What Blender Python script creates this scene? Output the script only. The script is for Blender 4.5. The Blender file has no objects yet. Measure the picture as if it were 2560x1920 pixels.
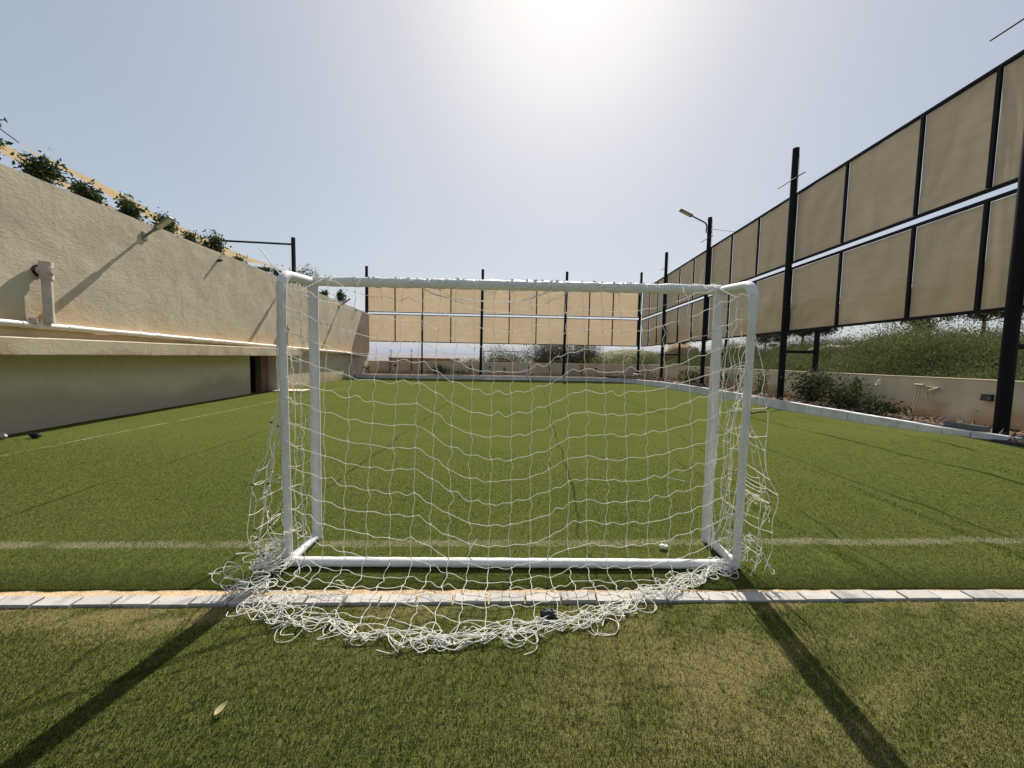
import bpy, math, random
import numpy as np
from mathutils import Vector, Matrix, Euler

random.seed(7)
RNG = np.random.default_rng(11)
scene = bpy.context.scene
COL = scene.collection
R = math.radians

# ------------------------------------------------------------------ camera
cam_d = bpy.data.cameras.new('camera')
cam = bpy.data.objects.new('camera', cam_d)
COL.objects.link(cam)
cam_d.sensor_fit = 'HORIZONTAL'
cam_d.sensor_width = 36.0
cam_d.lens = 975.0 / 2560.0 * 36.0
cam_d.clip_start = 0.02
cam_d.clip_end = 60000
_p, _yaw, _roll = R(3.95), R(-3.4), R(1.03)
fw = Vector((math.sin(_yaw) * math.cos(_p), math.cos(_yaw) * math.cos(_p), -math.sin(_p)))
rt = Vector((math.cos(_yaw), -math.sin(_yaw), 0))
up = rt.cross(fw)
rt2 = rt * math.cos(_roll) + up * math.sin(_roll)
up2 = up * math.cos(_roll) - rt * math.sin(_roll)
M = Matrix((rt2, up2, -fw)).transposed().to_4x4()
M.translation = Vector((0, 0, 1.44))
cam.matrix_world = M
scene.camera = cam

# ------------------------------------------------------------------ sky, sun, exposure
SUN_EL, SUN_AZ = R(47.0), R(4.0)          # azimuth measured from +Y towards +X
world = bpy.data.worlds.new('World')
scene.world = world
world.use_nodes = True
wn = world.node_tree.nodes
wl = world.node_tree.links
wn.clear()
sky = wn.new('ShaderNodeTexSky')
sky.sky_type = 'NISHITA'
sky.sun_disc = False
sky.sun_elevation = SUN_EL
sky.sun_rotation = SUN_AZ
sky.altitude = 0
sky.air_density = 1.0
sky.dust_density = 1.5
sky.ozone_density = 1.2
bg = wn.new('ShaderNodeBackground')
bg.inputs['Strength'].default_value = 0.165
wo = wn.new('ShaderNodeOutputWorld')
gm = wn.new('ShaderNodeGamma')              # camera-like soft shoulder on the sky's huge range, same in every direction
gm.inputs['Gamma'].default_value = 0.45
wl.new(sky.outputs[0], gm.inputs[0])
hs_ = wn.new('ShaderNodeHueSaturation')
hs_.inputs['Saturation'].default_value = 1.05
wl.new(gm.outputs[0], hs_.inputs['Color'])
wl.new(hs_.outputs[0], bg.inputs[0])
wl.new(bg.outputs[0], wo.inputs[0])

S = Vector((math.sin(SUN_AZ) * math.cos(SUN_EL), math.cos(SUN_AZ) * math.cos(SUN_EL), math.sin(SUN_EL)))
sun_d = bpy.data.lights.new('sun', 'SUN')
sun_d.energy = 4.2
sun_d.angle = R(0.55)
sun_d.color = (1.0, 0.94, 0.84)
sun = bpy.data.objects.new('sun', sun_d)
sun.rotation_euler = (-S).to_track_quat('-Z', 'Y').to_euler()
sun.location = (5, 30, 40)
COL.objects.link(sun)

scene.view_settings.view_transform = 'Standard'
scene.view_settings.look = 'None'
scene.view_settings.gamma = 1.0
scene.view_settings.use_curve_mapping = False
scene.view_settings.exposure = 0.82
scene.render.engine = 'CYCLES'
scene.cycles.max_bounces = 6
scene.cycles.transparent_max_bounces = 12
scene.cycles.volume_bounces = 0

# ------------------------------------------------------------------ helpers: maths
def smooth(a, b, x):
    t = np.clip((np.asarray(x, float) - a) / (b - a), 0, 1)
    return t * t * (3 - 2 * t)

_lat = RNG.random((256, 256))
def vnoise(x, y, sc=1.0, oct_=1):
    x = np.asarray(x, float) * sc + 37.3
    y = np.asarray(y, float) * sc + 91.7
    out = 0.0; amp = 1.0; tot = 0.0
    for _ in range(oct_):
        xi = np.floor(x).astype(int); yi = np.floor(y).astype(int)
        fx = x - xi; fy = y - yi
        fx = fx * fx * (3 - 2 * fx); fy = fy * fy * (3 - 2 * fy)
        a = _lat[xi % 256, yi % 256]; b = _lat[(xi + 1) % 256, yi % 256]
        c = _lat[xi % 256, (yi + 1) % 256]; d = _lat[(xi + 1) % 256, (yi + 1) % 256]
        out = out + amp * ((a * (1 - fx) + b * fx) * (1 - fy) + (c * (1 - fx) + d * fx) * fy)
        tot += amp; amp *= 0.5; x = x * 2.03 + 11.1; y = y * 2.03 + 5.7
    return out / tot

def catmull(P, n=6, closed=False):
    P = np.asarray(P, float)
    if len(P) < 3:
        return P
    Q = np.vstack([2 * P[0] - P[1], P, 2 * P[-1] - P[-2]])
    out = []
    ts = np.linspace(0, 1, n, endpoint=False)[:, None]
    for i in range(1, len(Q) - 2):
        a, b, c, d = Q[i - 1], Q[i], Q[i + 1], Q[i + 2]
        out.append(0.5 * ((2 * b) + (-a + c) * ts + (2 * a - 5 * b + 4 * c - d) * ts ** 2 + (-a + 3 * b - 3 * c + d) * ts ** 3))
    out.append(Q[-2][None])
    return np.vstack(out)

# ------------------------------------------------------------------ helpers: objects
def link(o, parent=None, loc=None):
    COL.objects.link(o)
    if parent is not None:
        o.parent = parent
        inv = parent.matrix_basis.inverted()
        if parent.parent is not None:
            inv = (parent.parent.matrix_basis @ parent.matrix_parent_inverse @ parent.matrix_basis).inverted()
        o.matrix_parent_inverse = inv
    return o

def raw_mesh(name, V, faces, mat, parent=None, smooth_=False, rnd=None):
    """faces: list of int arrays (n,k); world coordinates"""
    me = bpy.data.meshes.new(name)
    V = np.asarray(V, np.float32)
    me.vertices.add(len(V)); me.vertices.foreach_set('co', V.ravel())
    faces = [np.asarray(f, np.int32) for f in faces if len(f)]
    nl = sum(f.size for f in faces); nf = sum(len(f) for f in faces)
    me.loops.add(nl); me.loops.foreach_set('vertex_index', np.concatenate([f.ravel() for f in faces]))
    tot = np.concatenate([np.full(len(f), f.shape[1], np.int32) for f in faces])
    st = np.concatenate([[0], np.cumsum(tot)[:-1]]).astype(np.int32)
    me.polygons.add(nf)
    me.polygons.foreach_set('loop_start', st)
    me.polygons.foreach_set('loop_total', tot)
    me.polygons.foreach_set('use_smooth', np.full(nf, bool(smooth_)))
    if rnd is not None:
        at = me.attributes.new('rnd', 'FLOAT', 'POINT')
        at.data.foreach_set('value', np.asarray(rnd, np.float32))
    me.update(calc_edges=True); me.validate()
    if mat is not None:
        me.materials.append(mat)
    o = bpy.data.objects.new(name, me)
    return link(o, parent)

class MB:
    def __init__(s):
        s.V = []; s.n = 0; s.F = {}
    def add(s, V, F):
        V = np.asarray(V, float); s.V.append(V)
        for f in F:
            f = np.asarray(f, int)
            if f.ndim == 1: f = f[None]
            s.F.setdefault(f.shape[1], []).append(f + s.n)
        s.n += len(V); return s
    def box(s, c, size, ax=None):
        c = np.asarray(c, float); h = np.asarray(size, float) / 2
        ax = np.eye(3) if ax is None else np.asarray(ax, float)
        sg = np.array([[-1, -1, -1], [1, -1, -1], [1, 1, -1], [-1, 1, -1], [-1, -1, 1], [1, -1, 1], [1, 1, 1], [-1, 1, 1]], float)
        V = c + (sg * h) @ ax
        return s.add(V, [[[0, 3, 2, 1], [4, 5, 6, 7], [0, 1, 5, 4], [1, 2, 6, 5], [2, 3, 7, 6], [3, 0, 4, 7]]])
    def bbox(s, c, size, ax=None, b=0.01):
        """box with chamfered edges"""
        c = np.asarray(c, float); h = np.asarray(size, float) / 2; b = min(b, h.min() * 0.9)
        ax = np.eye(3) if ax is None else np.asarray(ax, float)
        import bmesh
        bm = bmesh.new(); bmesh.ops.create_cube(bm, size=2.0)
        for v in bm.verts: v.co = Vector((v.co.x * h[0], v.co.y * h[1], v.co.z * h[2]))
        bmesh.ops.bevel(bm, geom=bm.edges[:], offset=b, segments=1, affect='EDGES')
        bm.verts.index_update()
        V = np.array([v.co[:] for v in bm.verts]) @ ax + c
        for f in bm.faces: pass
        F = [[v.index for v in f.verts] for f in bm.faces]; bm.free()
        return s.add(V, [np.array([f]) for f in F])
    def tube(s, P, r, sides=8, cap=True):
        P = np.asarray(P, float); n = len(P)
        r = np.broadcast_to(np.asarray(r, float), (n,))
        T = np.gradient(P, axis=0); T /= np.linalg.norm(T, axis=1)[:, None] + 1e-12
        ref = np.array([0, 0, 1.0]) if abs(T[:, 2]).mean() < 0.8 else np.array([1.0, 0.13, 0])
        N = np.cross(T, ref); ln = np.linalg.norm(N, axis=1)
        bad = ln < 1e-3
        N[bad] = np.cross(T[bad], [0.3, 1, 0.2]); N /= np.linalg.norm(N, axis=1)[:, None]
        B = np.cross(T, N)
        a = np.linspace(0, 2 * np.pi, sides, endpoint=False)
        V = P[:, None] + r[:, None, None] * (np.cos(a)[None, :, None] * N[:, None] + np.sin(a)[None, :, None] * B[:, None])
        V = V.reshape(-1, 3)
        i = np.arange(n - 1)[:, None] * sides; j = np.arange(sides)[None]; k = (np.arange(sides) + 1)[None] % sides
        F = np.stack([i + j, i + k, i + sides + k, i + sides + j], -1).reshape(-1, 4)
        s.add(V, [F])
        if cap:
            for base, rev in ((0, True), ((n - 1) * sides, False)):
                idx = np.arange(sides)
                s.add(V[base:base + sides], [(idx[::-1] if rev else idx)[None]])
        return s
    def grid(s, P):
        P = np.asarray(P, float); a, b = P.shape[:2]
        i = np.arange(a - 1)[:, None]; j = np.arange(b - 1)[None]
        F = np.stack([i * b + j, (i + 1) * b + j, (i + 1) * b + j + 1, i * b + j + 1], -1).reshape(-1, 4)
        return s.add(P.reshape(-1, 3), [F])
    def build(s, name, mat, parent=None, smooth_=False, rnd=None):
        return raw_mesh(name, np.vstack(s.V), [np.vstack(f) for f in s.F.values()], mat, parent, smooth_, rnd)

def props(o, label=None, cat=None, group=None, kind=None):
    if label: o['label'] = label
    if cat: o['category'] = cat
    if group: o['group'] = group
    if kind: o['kind'] = kind
    return o

def thing(name, label, cat, loc=(0, 0, 0), group=None):
    e = bpy.data.objects.new(name, None)
    e.location = loc; e.empty_display_size = 0.2
    e.matrix_basis = Matrix.Translation(loc)
    COL.objects.link(e)
    return props(e, label, cat, group)

def unit_box(name, mat, b=0.0):
    m = MB(); (m.bbox((0, 0, 0), (1, 1, 1), b=b) if b else m.box((0, 0, 0), (1, 1, 1)))
    o = m.build(name, mat); me = o.data; bpy.data.objects.remove(o); return me

def put(name, me, parent, c, size, rz=0.0):
    o = bpy.data.objects.new(name, me)
    o.matrix_basis = Matrix.Translation(c) @ Matrix.Rotation(rz, 4, 'Z') @ Matrix.Diagonal((*size, 1))
    return link(o, parent)

# ------------------------------------------------------------------ helpers: materials
def nt(name):
    m = bpy.data.materials.new(name); m.use_nodes = True
    t = m.node_tree; t.nodes.clear()
    return m, t.nodes, t.links

def ramp(n, l, fac, stops):
    r = n.new('ShaderNodeValToRGB')
    e = r.color_ramp.elements
    while len(e) < len(stops): e.new(0.5)
    for k, (p, c) in enumerate(stops):
        e[k].position = p; e[k].color = (*c, 1)
    l.new(fac, r.inputs[0]); return r.outputs[0]

def noise(n, l, sc, detail=4, rough=0.6, vec=None, dist=0.0):
    t = n.new('ShaderNodeTexNoise')
    t.inputs['Scale'].default_value = sc; t.inputs['Detail'].default_value = detail
    t.inputs['Roughness'].default_value = rough; t.inputs['Distortion'].default_value = dist
    if vec is not None: l.new(vec, t.inputs['Vector'])
    return t.outputs['Fac']

def pos(n):
    return n.new('ShaderNodeNewGeometry').outputs['Position']

def math_(n, l, op, a, b=None, c=None, clamp=False):
    m = n.new('ShaderNodeMath'); m.operation = op; m.use_clamp = clamp
    for i, v in enumerate((a, b, c)):
        if v is None: continue
        if isinstance(v, (int, float)): m.inputs[i].default_value = v
        else: l.new(v, m.inputs[i])
    return m.outputs[0]

def mixc(n, l, fac, a, b, mode='MIX'):
    m = n.new('ShaderNodeMix'); m.data_type = 'RGBA'; m.blend_type = mode
    if isinstance(fac, (int, float)): m.inputs[0].default_value = fac
    else: l.new(fac, m.inputs[0])
    for i, v in ((6, a), (7, b)):
        if isinstance(v, tuple): m.inputs[i].default_value = (*v, 1)
        else: l.new(v, m.inputs[i])
    return m.outputs[2]

def mapr(n, l, v, a, b, c=0.0, d=1.0, sm=True):
    m = n.new('ShaderNodeMapRange'); m.interpolation_type = 'SMOOTHSTEP' if sm else 'LINEAR'
    l.new(v, m.inputs[0])
    for i, x in zip((1, 2, 3, 4), (a, b, c, d)): m.inputs[i].default_value = x
    return m.outputs[0]

def finish(n, l, color, rough=0.8, bump=None, bstr=0.3, bdist=0.01, spec=0.3, metal=0.0, trans=0.0, transp=0.0):
    p = n.new('ShaderNodeBsdfPrincipled'); o = n.new('ShaderNodeOutputMaterial')
    if isinstance(color, tuple): p.inputs['Base Color'].default_value = (*color, 1)
    else: l.new(color, p.inputs['Base Color'])
    if isinstance(rough, (int, float)): p.inputs['Roughness'].default_value = rough
    else: l.new(rough, p.inputs['Roughness'])
    p.inputs['Specular IOR Level'].default_value = spec
    p.inputs['Metallic'].default_value = metal
    if bump is not None:
        b = n.new('ShaderNodeBump'); b.inputs['Strength'].default_value = bstr; b.inputs['Distance'].default_value = bdist
        l.new(bump, b.inputs['Height']); l.new(b.outputs[0], p.inputs['Normal'])
    out = p.outputs[0]
    if trans:
        t = n.new('ShaderNodeBsdfTranslucent')
        if isinstance(color, tuple): t.inputs[0].default_value = (*color, 1)
        else: l.new(color, t.inputs[0])
        mx = n.new('ShaderNodeMixShader'); mx.inputs[0].default_value = trans
        l.new(out, mx.inputs[1]); l.new(t.outputs[0], mx.inputs[2]); out = mx.outputs[0]
    if transp:
        t = n.new('ShaderNodeBsdfTransparent')
        mx = n.new('ShaderNodeMixShader'); mx.inputs[0].default_value = transp
        l.new(out, mx.inputs[1]); l.new(t.outputs[0], mx.inputs[2]); out = mx.outputs[0]
    l.new(out, o.inputs[0])

def plain(name, c, rough=0.7, var=0.15, sc=6.0, bstr=0.2, bsc=60.0, bdist=0.004, spec=0.3, metal=0.0, trans=0.0, transp=0.0):
    m, n, l = nt(name)
    v = pos(n)
    f = noise(n, l, sc, 5, 0.6, v)
    lo = tuple(x * (1 - var) for x in c); hi = tuple(min(1, x * (1 + var)) for x in c)
    finish(n, l, ramp(n, l, f, [(0.3, lo), (0.7, hi)]), rough, noise(n, l, bsc, 3, 0.6, v), bstr, bdist, spec, metal, trans, transp)
    return m

# white wrapped goal tubes
def mat_tape():
    m, n, l = nt('white_tape_wrap')
    v = pos(n)
    f = noise(n, l, 9, 5, 0.6, v)
    g = noise(n, l, 60, 4, 0.7, v, 1.5)
    c = ramp(n, l, f, [(0.25, (0.60, 0.60, 0.58)), (0.75, (0.74, 0.74, 0.72))])
    c = mixc(n, l, mapr(n, l, g, 0.55, 0.75), c, (0.52, 0.51, 0.48))
    finish(n, l, c, 0.55, g, 0.45, 0.004, 0.35)
    return m

def mat_stucco(name, base, stain, z_hi, z_lo, sc=1.0, bd=0.012):
    m, n, l = nt(name)
    v = pos(n)
    sp = n.new('ShaderNodeSeparateXYZ'); l.new(v, sp.inputs[0])
    a = noise(n, l, 1.1 * sc, 6, 0.62, v, 0.4)
    b = noise(n, l, 9 * sc, 6, 0.65, v)
    c = ramp(n, l, a, [(0.28, tuple(x * 0.78 for x in base)), (0.55, base), (0.8, tuple(min(1, x * 1.10) for x in base))])
    c = mixc(n, l, mapr(n, l, b, 0.5, 0.8, 0, 0.35), c, tuple(x * 0.8 for x in base))
    zz = math_(n, l, 'ADD', sp.outputs[2], math_(n, l, 'MULTIPLY', math_(n, l, 'SUBTRACT', a, 0.5), 0.9))
    st = mapr(n, l, zz, z_hi, z_lo)
    c = mixc(n, l, math_(n, l, 'MULTIPLY', st, 0.8), c, stain)
    # fine runs
    mp = n.new('ShaderNodeMapping'); mp.inputs['Scale'].default_value = (7, 7, 0.5); l.new(v, mp.inputs[0])
    d = noise(n, l, 1.0, 4, 0.6, mp.outputs[0])
    c = mixc(n, l, mapr(n, l, d, 0.54, 0.78, 0, 0.42), c, tuple(x * 0.60 for x in base))
    mp3 = n.new('ShaderNodeMapping'); mp3.inputs['Rotation'].default_value = (0.6, 0, 0); mp3.inputs['Scale'].default_value = (14, 9, 26); l.new(v, mp3.inputs[0])
    trowel = noise(n, l, 1.0 * sc, 6, 0.7, mp3.outputs[0], 0.8)
    h = math_(n, l, 'ADD', math_(n, l, 'ADD', b, math_(n, l, 'MULTIPLY', trowel, 1.0)), math_(n, l, 'MULTIPLY', noise(n, l, 60 * sc, 4, 0.7, v), 0.3))
    finish(n, l, c, 0.95, h, 0.75, bd, 0.05)
    return m

M_TAPE = mat_tape()
M_STUCCO = mat_stucco('beige_stucco', (0.57, 0.495, 0.385), (0.64, 0.47, 0.29), 2.45, 1.75)
M_STUCCO_LOW = mat_stucco('beige_low_stucco', (0.56, 0.48, 0.37), (0.36, 0.24, 0.15), 0.35, -0.1)
M_WALL_R = mat_stucco('cream_low_wall_plaster', (0.66, 0.57, 0.42), (0.50, 0.29, 0.15), 0.72, 0.30, 1.2, 0.006)
M_WALL_F = mat_stucco('far_wall_plaster', (0.62, 0.52, 0.39), (0.46, 0.31, 0.19), 0.42, 0.15, 1.2, 0.006)
M_LEDGE = mat_stucco('weathered_ledge', (0.55, 0.47, 0.35), (0.42, 0.32, 0.22), 1.48, 1.30, 1.6, 0.01)
M_WALLTOP = plain('pale_cement_coping', (0.55, 0.48, 0.36), 0.9, 0.15, 5, 0.4, 30, 0.006, 0.1)

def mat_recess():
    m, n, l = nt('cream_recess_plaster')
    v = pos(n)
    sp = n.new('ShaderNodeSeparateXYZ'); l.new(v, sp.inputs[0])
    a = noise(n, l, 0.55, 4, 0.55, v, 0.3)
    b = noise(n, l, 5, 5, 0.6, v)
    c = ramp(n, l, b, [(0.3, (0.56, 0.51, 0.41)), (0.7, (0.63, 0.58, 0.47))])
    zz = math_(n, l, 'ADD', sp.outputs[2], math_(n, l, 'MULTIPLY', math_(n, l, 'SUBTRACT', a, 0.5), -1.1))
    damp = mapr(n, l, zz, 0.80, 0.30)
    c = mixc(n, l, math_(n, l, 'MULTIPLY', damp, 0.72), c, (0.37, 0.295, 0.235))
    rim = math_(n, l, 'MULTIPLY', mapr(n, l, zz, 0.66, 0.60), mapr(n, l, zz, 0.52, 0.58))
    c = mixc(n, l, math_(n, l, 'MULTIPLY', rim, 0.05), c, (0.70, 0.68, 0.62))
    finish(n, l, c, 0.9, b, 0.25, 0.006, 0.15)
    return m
M_RECESS = mat_recess()
M_PIPE = plain('white_pvc_pipe', (0.72, 0.66, 0.60), 0.45, 0.12, 5, 0.1, 40, 0.002, 0.4)
M_PIPE_DIRTY = plain('dusty_pvc_pipe', (0.52, 0.45, 0.40), 0.6, 0.18, 7, 0.15, 40, 0.003, 0.3)
M_BLACK = plain('black_painted_steel', (0.006, 0.006, 0.0075), 0.6, 0.3, 8, 0.1, 80, 0.002, 0.15)
M_GREYMETAL = plain('grey_lamp_metal', (0.20, 0.19, 0.18), 0.5, 0.15, 8, 0.1, 60, 0.002, 0.4)
M_LED = plain('lamp_lens', (0.62, 0.58, 0.42), 0.35, 0.08, 20, 0.1, 90, 0.002, 0.5)
M_DARK = plain('dark_void', (0.012, 0.011, 0.010), 0.9, 0.2, 4, 0.1, 20, 0.004, 0.05)  # near-black paint stands in for the unlit doorway interior
M_JAMB = plain('brown_door_jamb', (0.16, 0.10, 0.065), 0.8, 0.3, 6, 0.4, 30, 0.006, 0.15)
M_KERBW = plain('white_painted_kerb', (0.60, 0.61, 0.62), 0.75, 0.2, 3.5, 0.6, 35, 0.01, 0.25)
M_SAND = plain('yellow_sand', (0.50, 0.37, 0.225), 0.95, 0.25, 14, 0.9, 90, 0.012, 0.1)
M_SOIL = plain('dry_bed_soil', (0.13, 0.085, 0.055), 0.95, 0.45, 5, 0.9, 30, 0.03, 0.1)
M_DIRT = plain('scrub_earth', (0.13, 0.115, 0.065), 0.95, 0.35, 0.6, 0.8, 3, 0.1, 0.1)
M_NET = plain('white_net_cord', (0.86, 0.85, 0.80), 0.6, 0.04, 30, 0.1, 200, 0.001, 0.25, trans=0.35)
M_BARK = plain('grey_bark', (0.13, 0.10, 0.075), 0.9, 0.3, 8, 0.8, 30, 0.02, 0.1)
M_ROCK = plain('pale_limestone', (0.46, 0.40, 0.31), 0.9, 0.3, 2, 0.8, 12, 0.05, 0.1)
M_BOARD = plain('grey_fibre_board', (0.12, 0.125, 0.12), 0.8, 0.25, 8, 0.4, 40, 0.004, 0.2)
M_BLACKPL = plain('black_plastic', (0.010, 0.010, 0.012), 0.5, 0.3, 10, 0.3, 40, 0.004, 0.4)
M_WHITEPL = plain('white_plastic', (0.72, 0.70, 0.66), 0.45, 0.1, 10, 0.1, 60, 0.002, 0.4)
M_ROPE = plain('beige_rope', (0.46, 0.40, 0.31), 0.85, 0.2, 30, 0.5, 200, 0.003, 0.1)
M_LEAFDRY = plain('yellow_dry_leaf', (0.72, 0.62, 0.34), 0.7, 0.15, 30, 0.3, 100, 0.002, 0.2, trans=0.3)
M_BLOCKWALL = plain('grey_concrete_block', (0.24, 0.20, 0.165), 0.95, 0.3, 3, 0.6, 20, 0.02, 0.1)

def mat_kerbstone():
    m, n, l = nt('grey_kerb_concrete')
    v = pos(n)
    a = noise(n, l, 5, 5, 0.65, v, 0.5); b = noise(n, l, 45, 4, 0.7, v); g = noise(n, l, 1.7, 2, 0.5, v)
    c = ramp(n, l, b, [(0.3, (0.36, 0.345, 0.32)), (0.7, (0.48, 0.455, 0.42))])
    dm = math_(n, l, 'MULTIPLY', mapr(n, l, a, 0.48, 0.64), mapr(n, l, g, 0.38, 0.55))
    c = mixc(n, l, math_(n, l, 'MULTIPLY', dm, 0.75), c, (0.16, 0.155, 0.15))
    c = mixc(n, l, mapr(n, l, noise(n, l, 8, 3, 0.6, v), 0.6, 0.75, 0, 0.5), c, (0.52, 0.42, 0.29))
    oi = n.new('ShaderNodeObjectInfo')
    c = mixc(n, l, mapr(n, l, oi.outputs['Random'], 0.2, 1.0, 0.0, 0.42), c, (0.27, 0.26, 0.25))
    finish(n, l, c, 0.88, b, 0.4, 0.004, 0.2)
    return m
M_KERB = mat_kerbstone()

def mat_cloth(name, c, trans, transp):
    m, n, l = nt(name)
    v = pos(n)
    mp = n.new('ShaderNodeMapping'); mp.inputs['Scale'].default_value = (1.2, 1.2, 6); l.new(v, mp.inputs[0])
    a = noise(n, l, 1.0, 5, 0.6, mp.outputs[0]); w = noise(n, l, 240, 2, 0.5, v)
    mp2 = n.new('ShaderNodeMapping'); mp2.inputs['Scale'].default_value = (6, 6, 0.5); l.new(v, mp2.inputs[0])
    d = noise(n, l, 1.0, 4, 0.6, mp2.outputs[0])
    cc = ramp(n, l, a, [(0.3, tuple(x * 0.9 for x in c)), (0.7, tuple(x * 1.08 for x in c))])
    cc = mixc(n, l, mapr(n, l, d, 0.5, 0.8, 0, 0.25), cc, tuple(x * 0.75 for x in c))
    oi = n.new('ShaderNodeObjectInfo')
    cc = mixc(n, l, mapr(n, l, oi.outputs['Random'], 0, 1, 0.0, 0.22, False), cc, tuple(x * 0.7 for x in c))
    st = n.new('ShaderNodeMapping'); st.inputs['Scale'].default_value = (0.7, 0.7, 0.9); l.new(v, st.inputs[0])
    cc = mixc(n, l, mapr(n, l, noise(n, l, 1.0, 3, 0.6, st.outputs[0]), 0.5, 0.72, 0, 0.22), cc, tuple(x * 0.72 for x in c))
    finish(n, l, cc, 0.9, w, 0.3, 0.003, 0.05, 0, trans, transp)
    return m
M_CLOTH = mat_cloth('tan_shade_cloth', (0.60, 0.455, 0.295), 0.34, 0.03)
M_SAIL = mat_cloth('tan_sail_cloth', (0.55, 0.42, 0.25), 0.5, 0.0)

def mat_leaf(name, cols, trans=0.35, rough=0.5):
    m, n, l = nt(name)
    a = n.new('ShaderNodeAttribute'); a.attribute_name = 'rnd'
    c = ramp(n, l, a.outputs['Fac'], [(k / max(1, len(cols) - 1), x) for k, x in enumerate(cols)])
    finish(n, l, c, rough, None, 0, 0, 0.15, 0, trans)
    return m
M_LEAF_DARK = mat_leaf('glossy_dark_leaf', [(0.022, 0.038, 0.014), (0.045, 0.068, 0.02), (0.085, 0.11, 0.03)], 0.3, 0.6)
M_LEAF_SCRUB = mat_leaf('feathery_scrub_leaf', [(0.048, 0.064, 0.02), (0.085, 0.108, 0.032), (0.125, 0.145, 0.05), (0.16, 0.155, 0.07)], 0.3, 0.8)
M_LEAF_EUC = mat_leaf('eucalyptus_leaf', [(0.055, 0.058, 0.032), (0.09, 0.088, 0.05), (0.13, 0.11, 0.065)], 0.3, 0.5)
M_LITTER = mat_leaf('dry_litter', [(0.05, 0.03, 0.02), (0.14, 0.085, 0.055), (0.30, 0.22, 0.15), (0.42, 0.36, 0.29)], 0.0, 0.9)

# ------------------------------------------------------------------ turf
def gz(x, y):
    """height of the main turf: it climbs a little towards the planter on the right"""
    r = np.interp(y, [2, 4.5, 6, 6.75, 7.4, 8.7, 10.9, 13.3, 16, 20], [0.0, .2, .27, .28, .23, .16, .10, .07, .03, 0])
    z = r * smooth(4.2, 7.0, x)
    z = z + 0.014 * (vnoise(x, y * 0.45, 1.6, 2) - 0.5)
    for cx, w in ((3.9, .10), (5.5, .12), (2.3, .10), (6.2, .1)):
        z = z + 0.018 * np.exp(-((x - cx - 0.35 * np.sin(y * 0.35 + cx) + 0.03 * (y - 5)) / w) ** 2)
    return z * smooth(-0.2, 0.35, y - (2.40 + 0.1003 * x)) + 0.0

KS = 0.1003
def kerb_y(x): return 2.187 + KS * x          # front edge of kerb
EDGE = 0.152                                   # kerb width + sand strip

SEAMS = [(4.02, -0.085, 0.016, 2.2, 22.0), (5.55, -0.03, 0.018, 3.2, 14.0), (0.42, 0.0, 0.008, 2.2, 22.0),
         (2.55, 0.06, 0.008, 2.5, 9.0), (-2.2, -0.06, 0.010, 2.6, 14.0), (-4.6, -0.12, 0.010, 3.2, 16.0), (6.3, 0.02, .012, 5.0, 12.0)]

def dryness(X, Y):
    yk = kerb_y(X)
    near = np.exp(-((yk - Y) / 0.15) ** 2)
    pr = np.exp(-(((X - 1.0) / 0.95) ** 2 + ((Y - 1.8) / 0.5) ** 2))
    pl = np.exp(-(((X + 2.0) / 1.1) ** 2 + ((Y - 1.85) / 0.18) ** 2))
    streak = vnoise(X * 1.0 + Y * 0.7, Y * 3.2 - X * 1.8, 2.4, 3)
    return np.clip((near * 1.1 + pr * 1.0 + pl * 0.9) * smooth(0.34, 0.60, streak) * 0.52 + 0.04 + 0.15 * smooth(.4, .8, vnoise(X, Y, .9, 3)), 0, 0.8)

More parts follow.
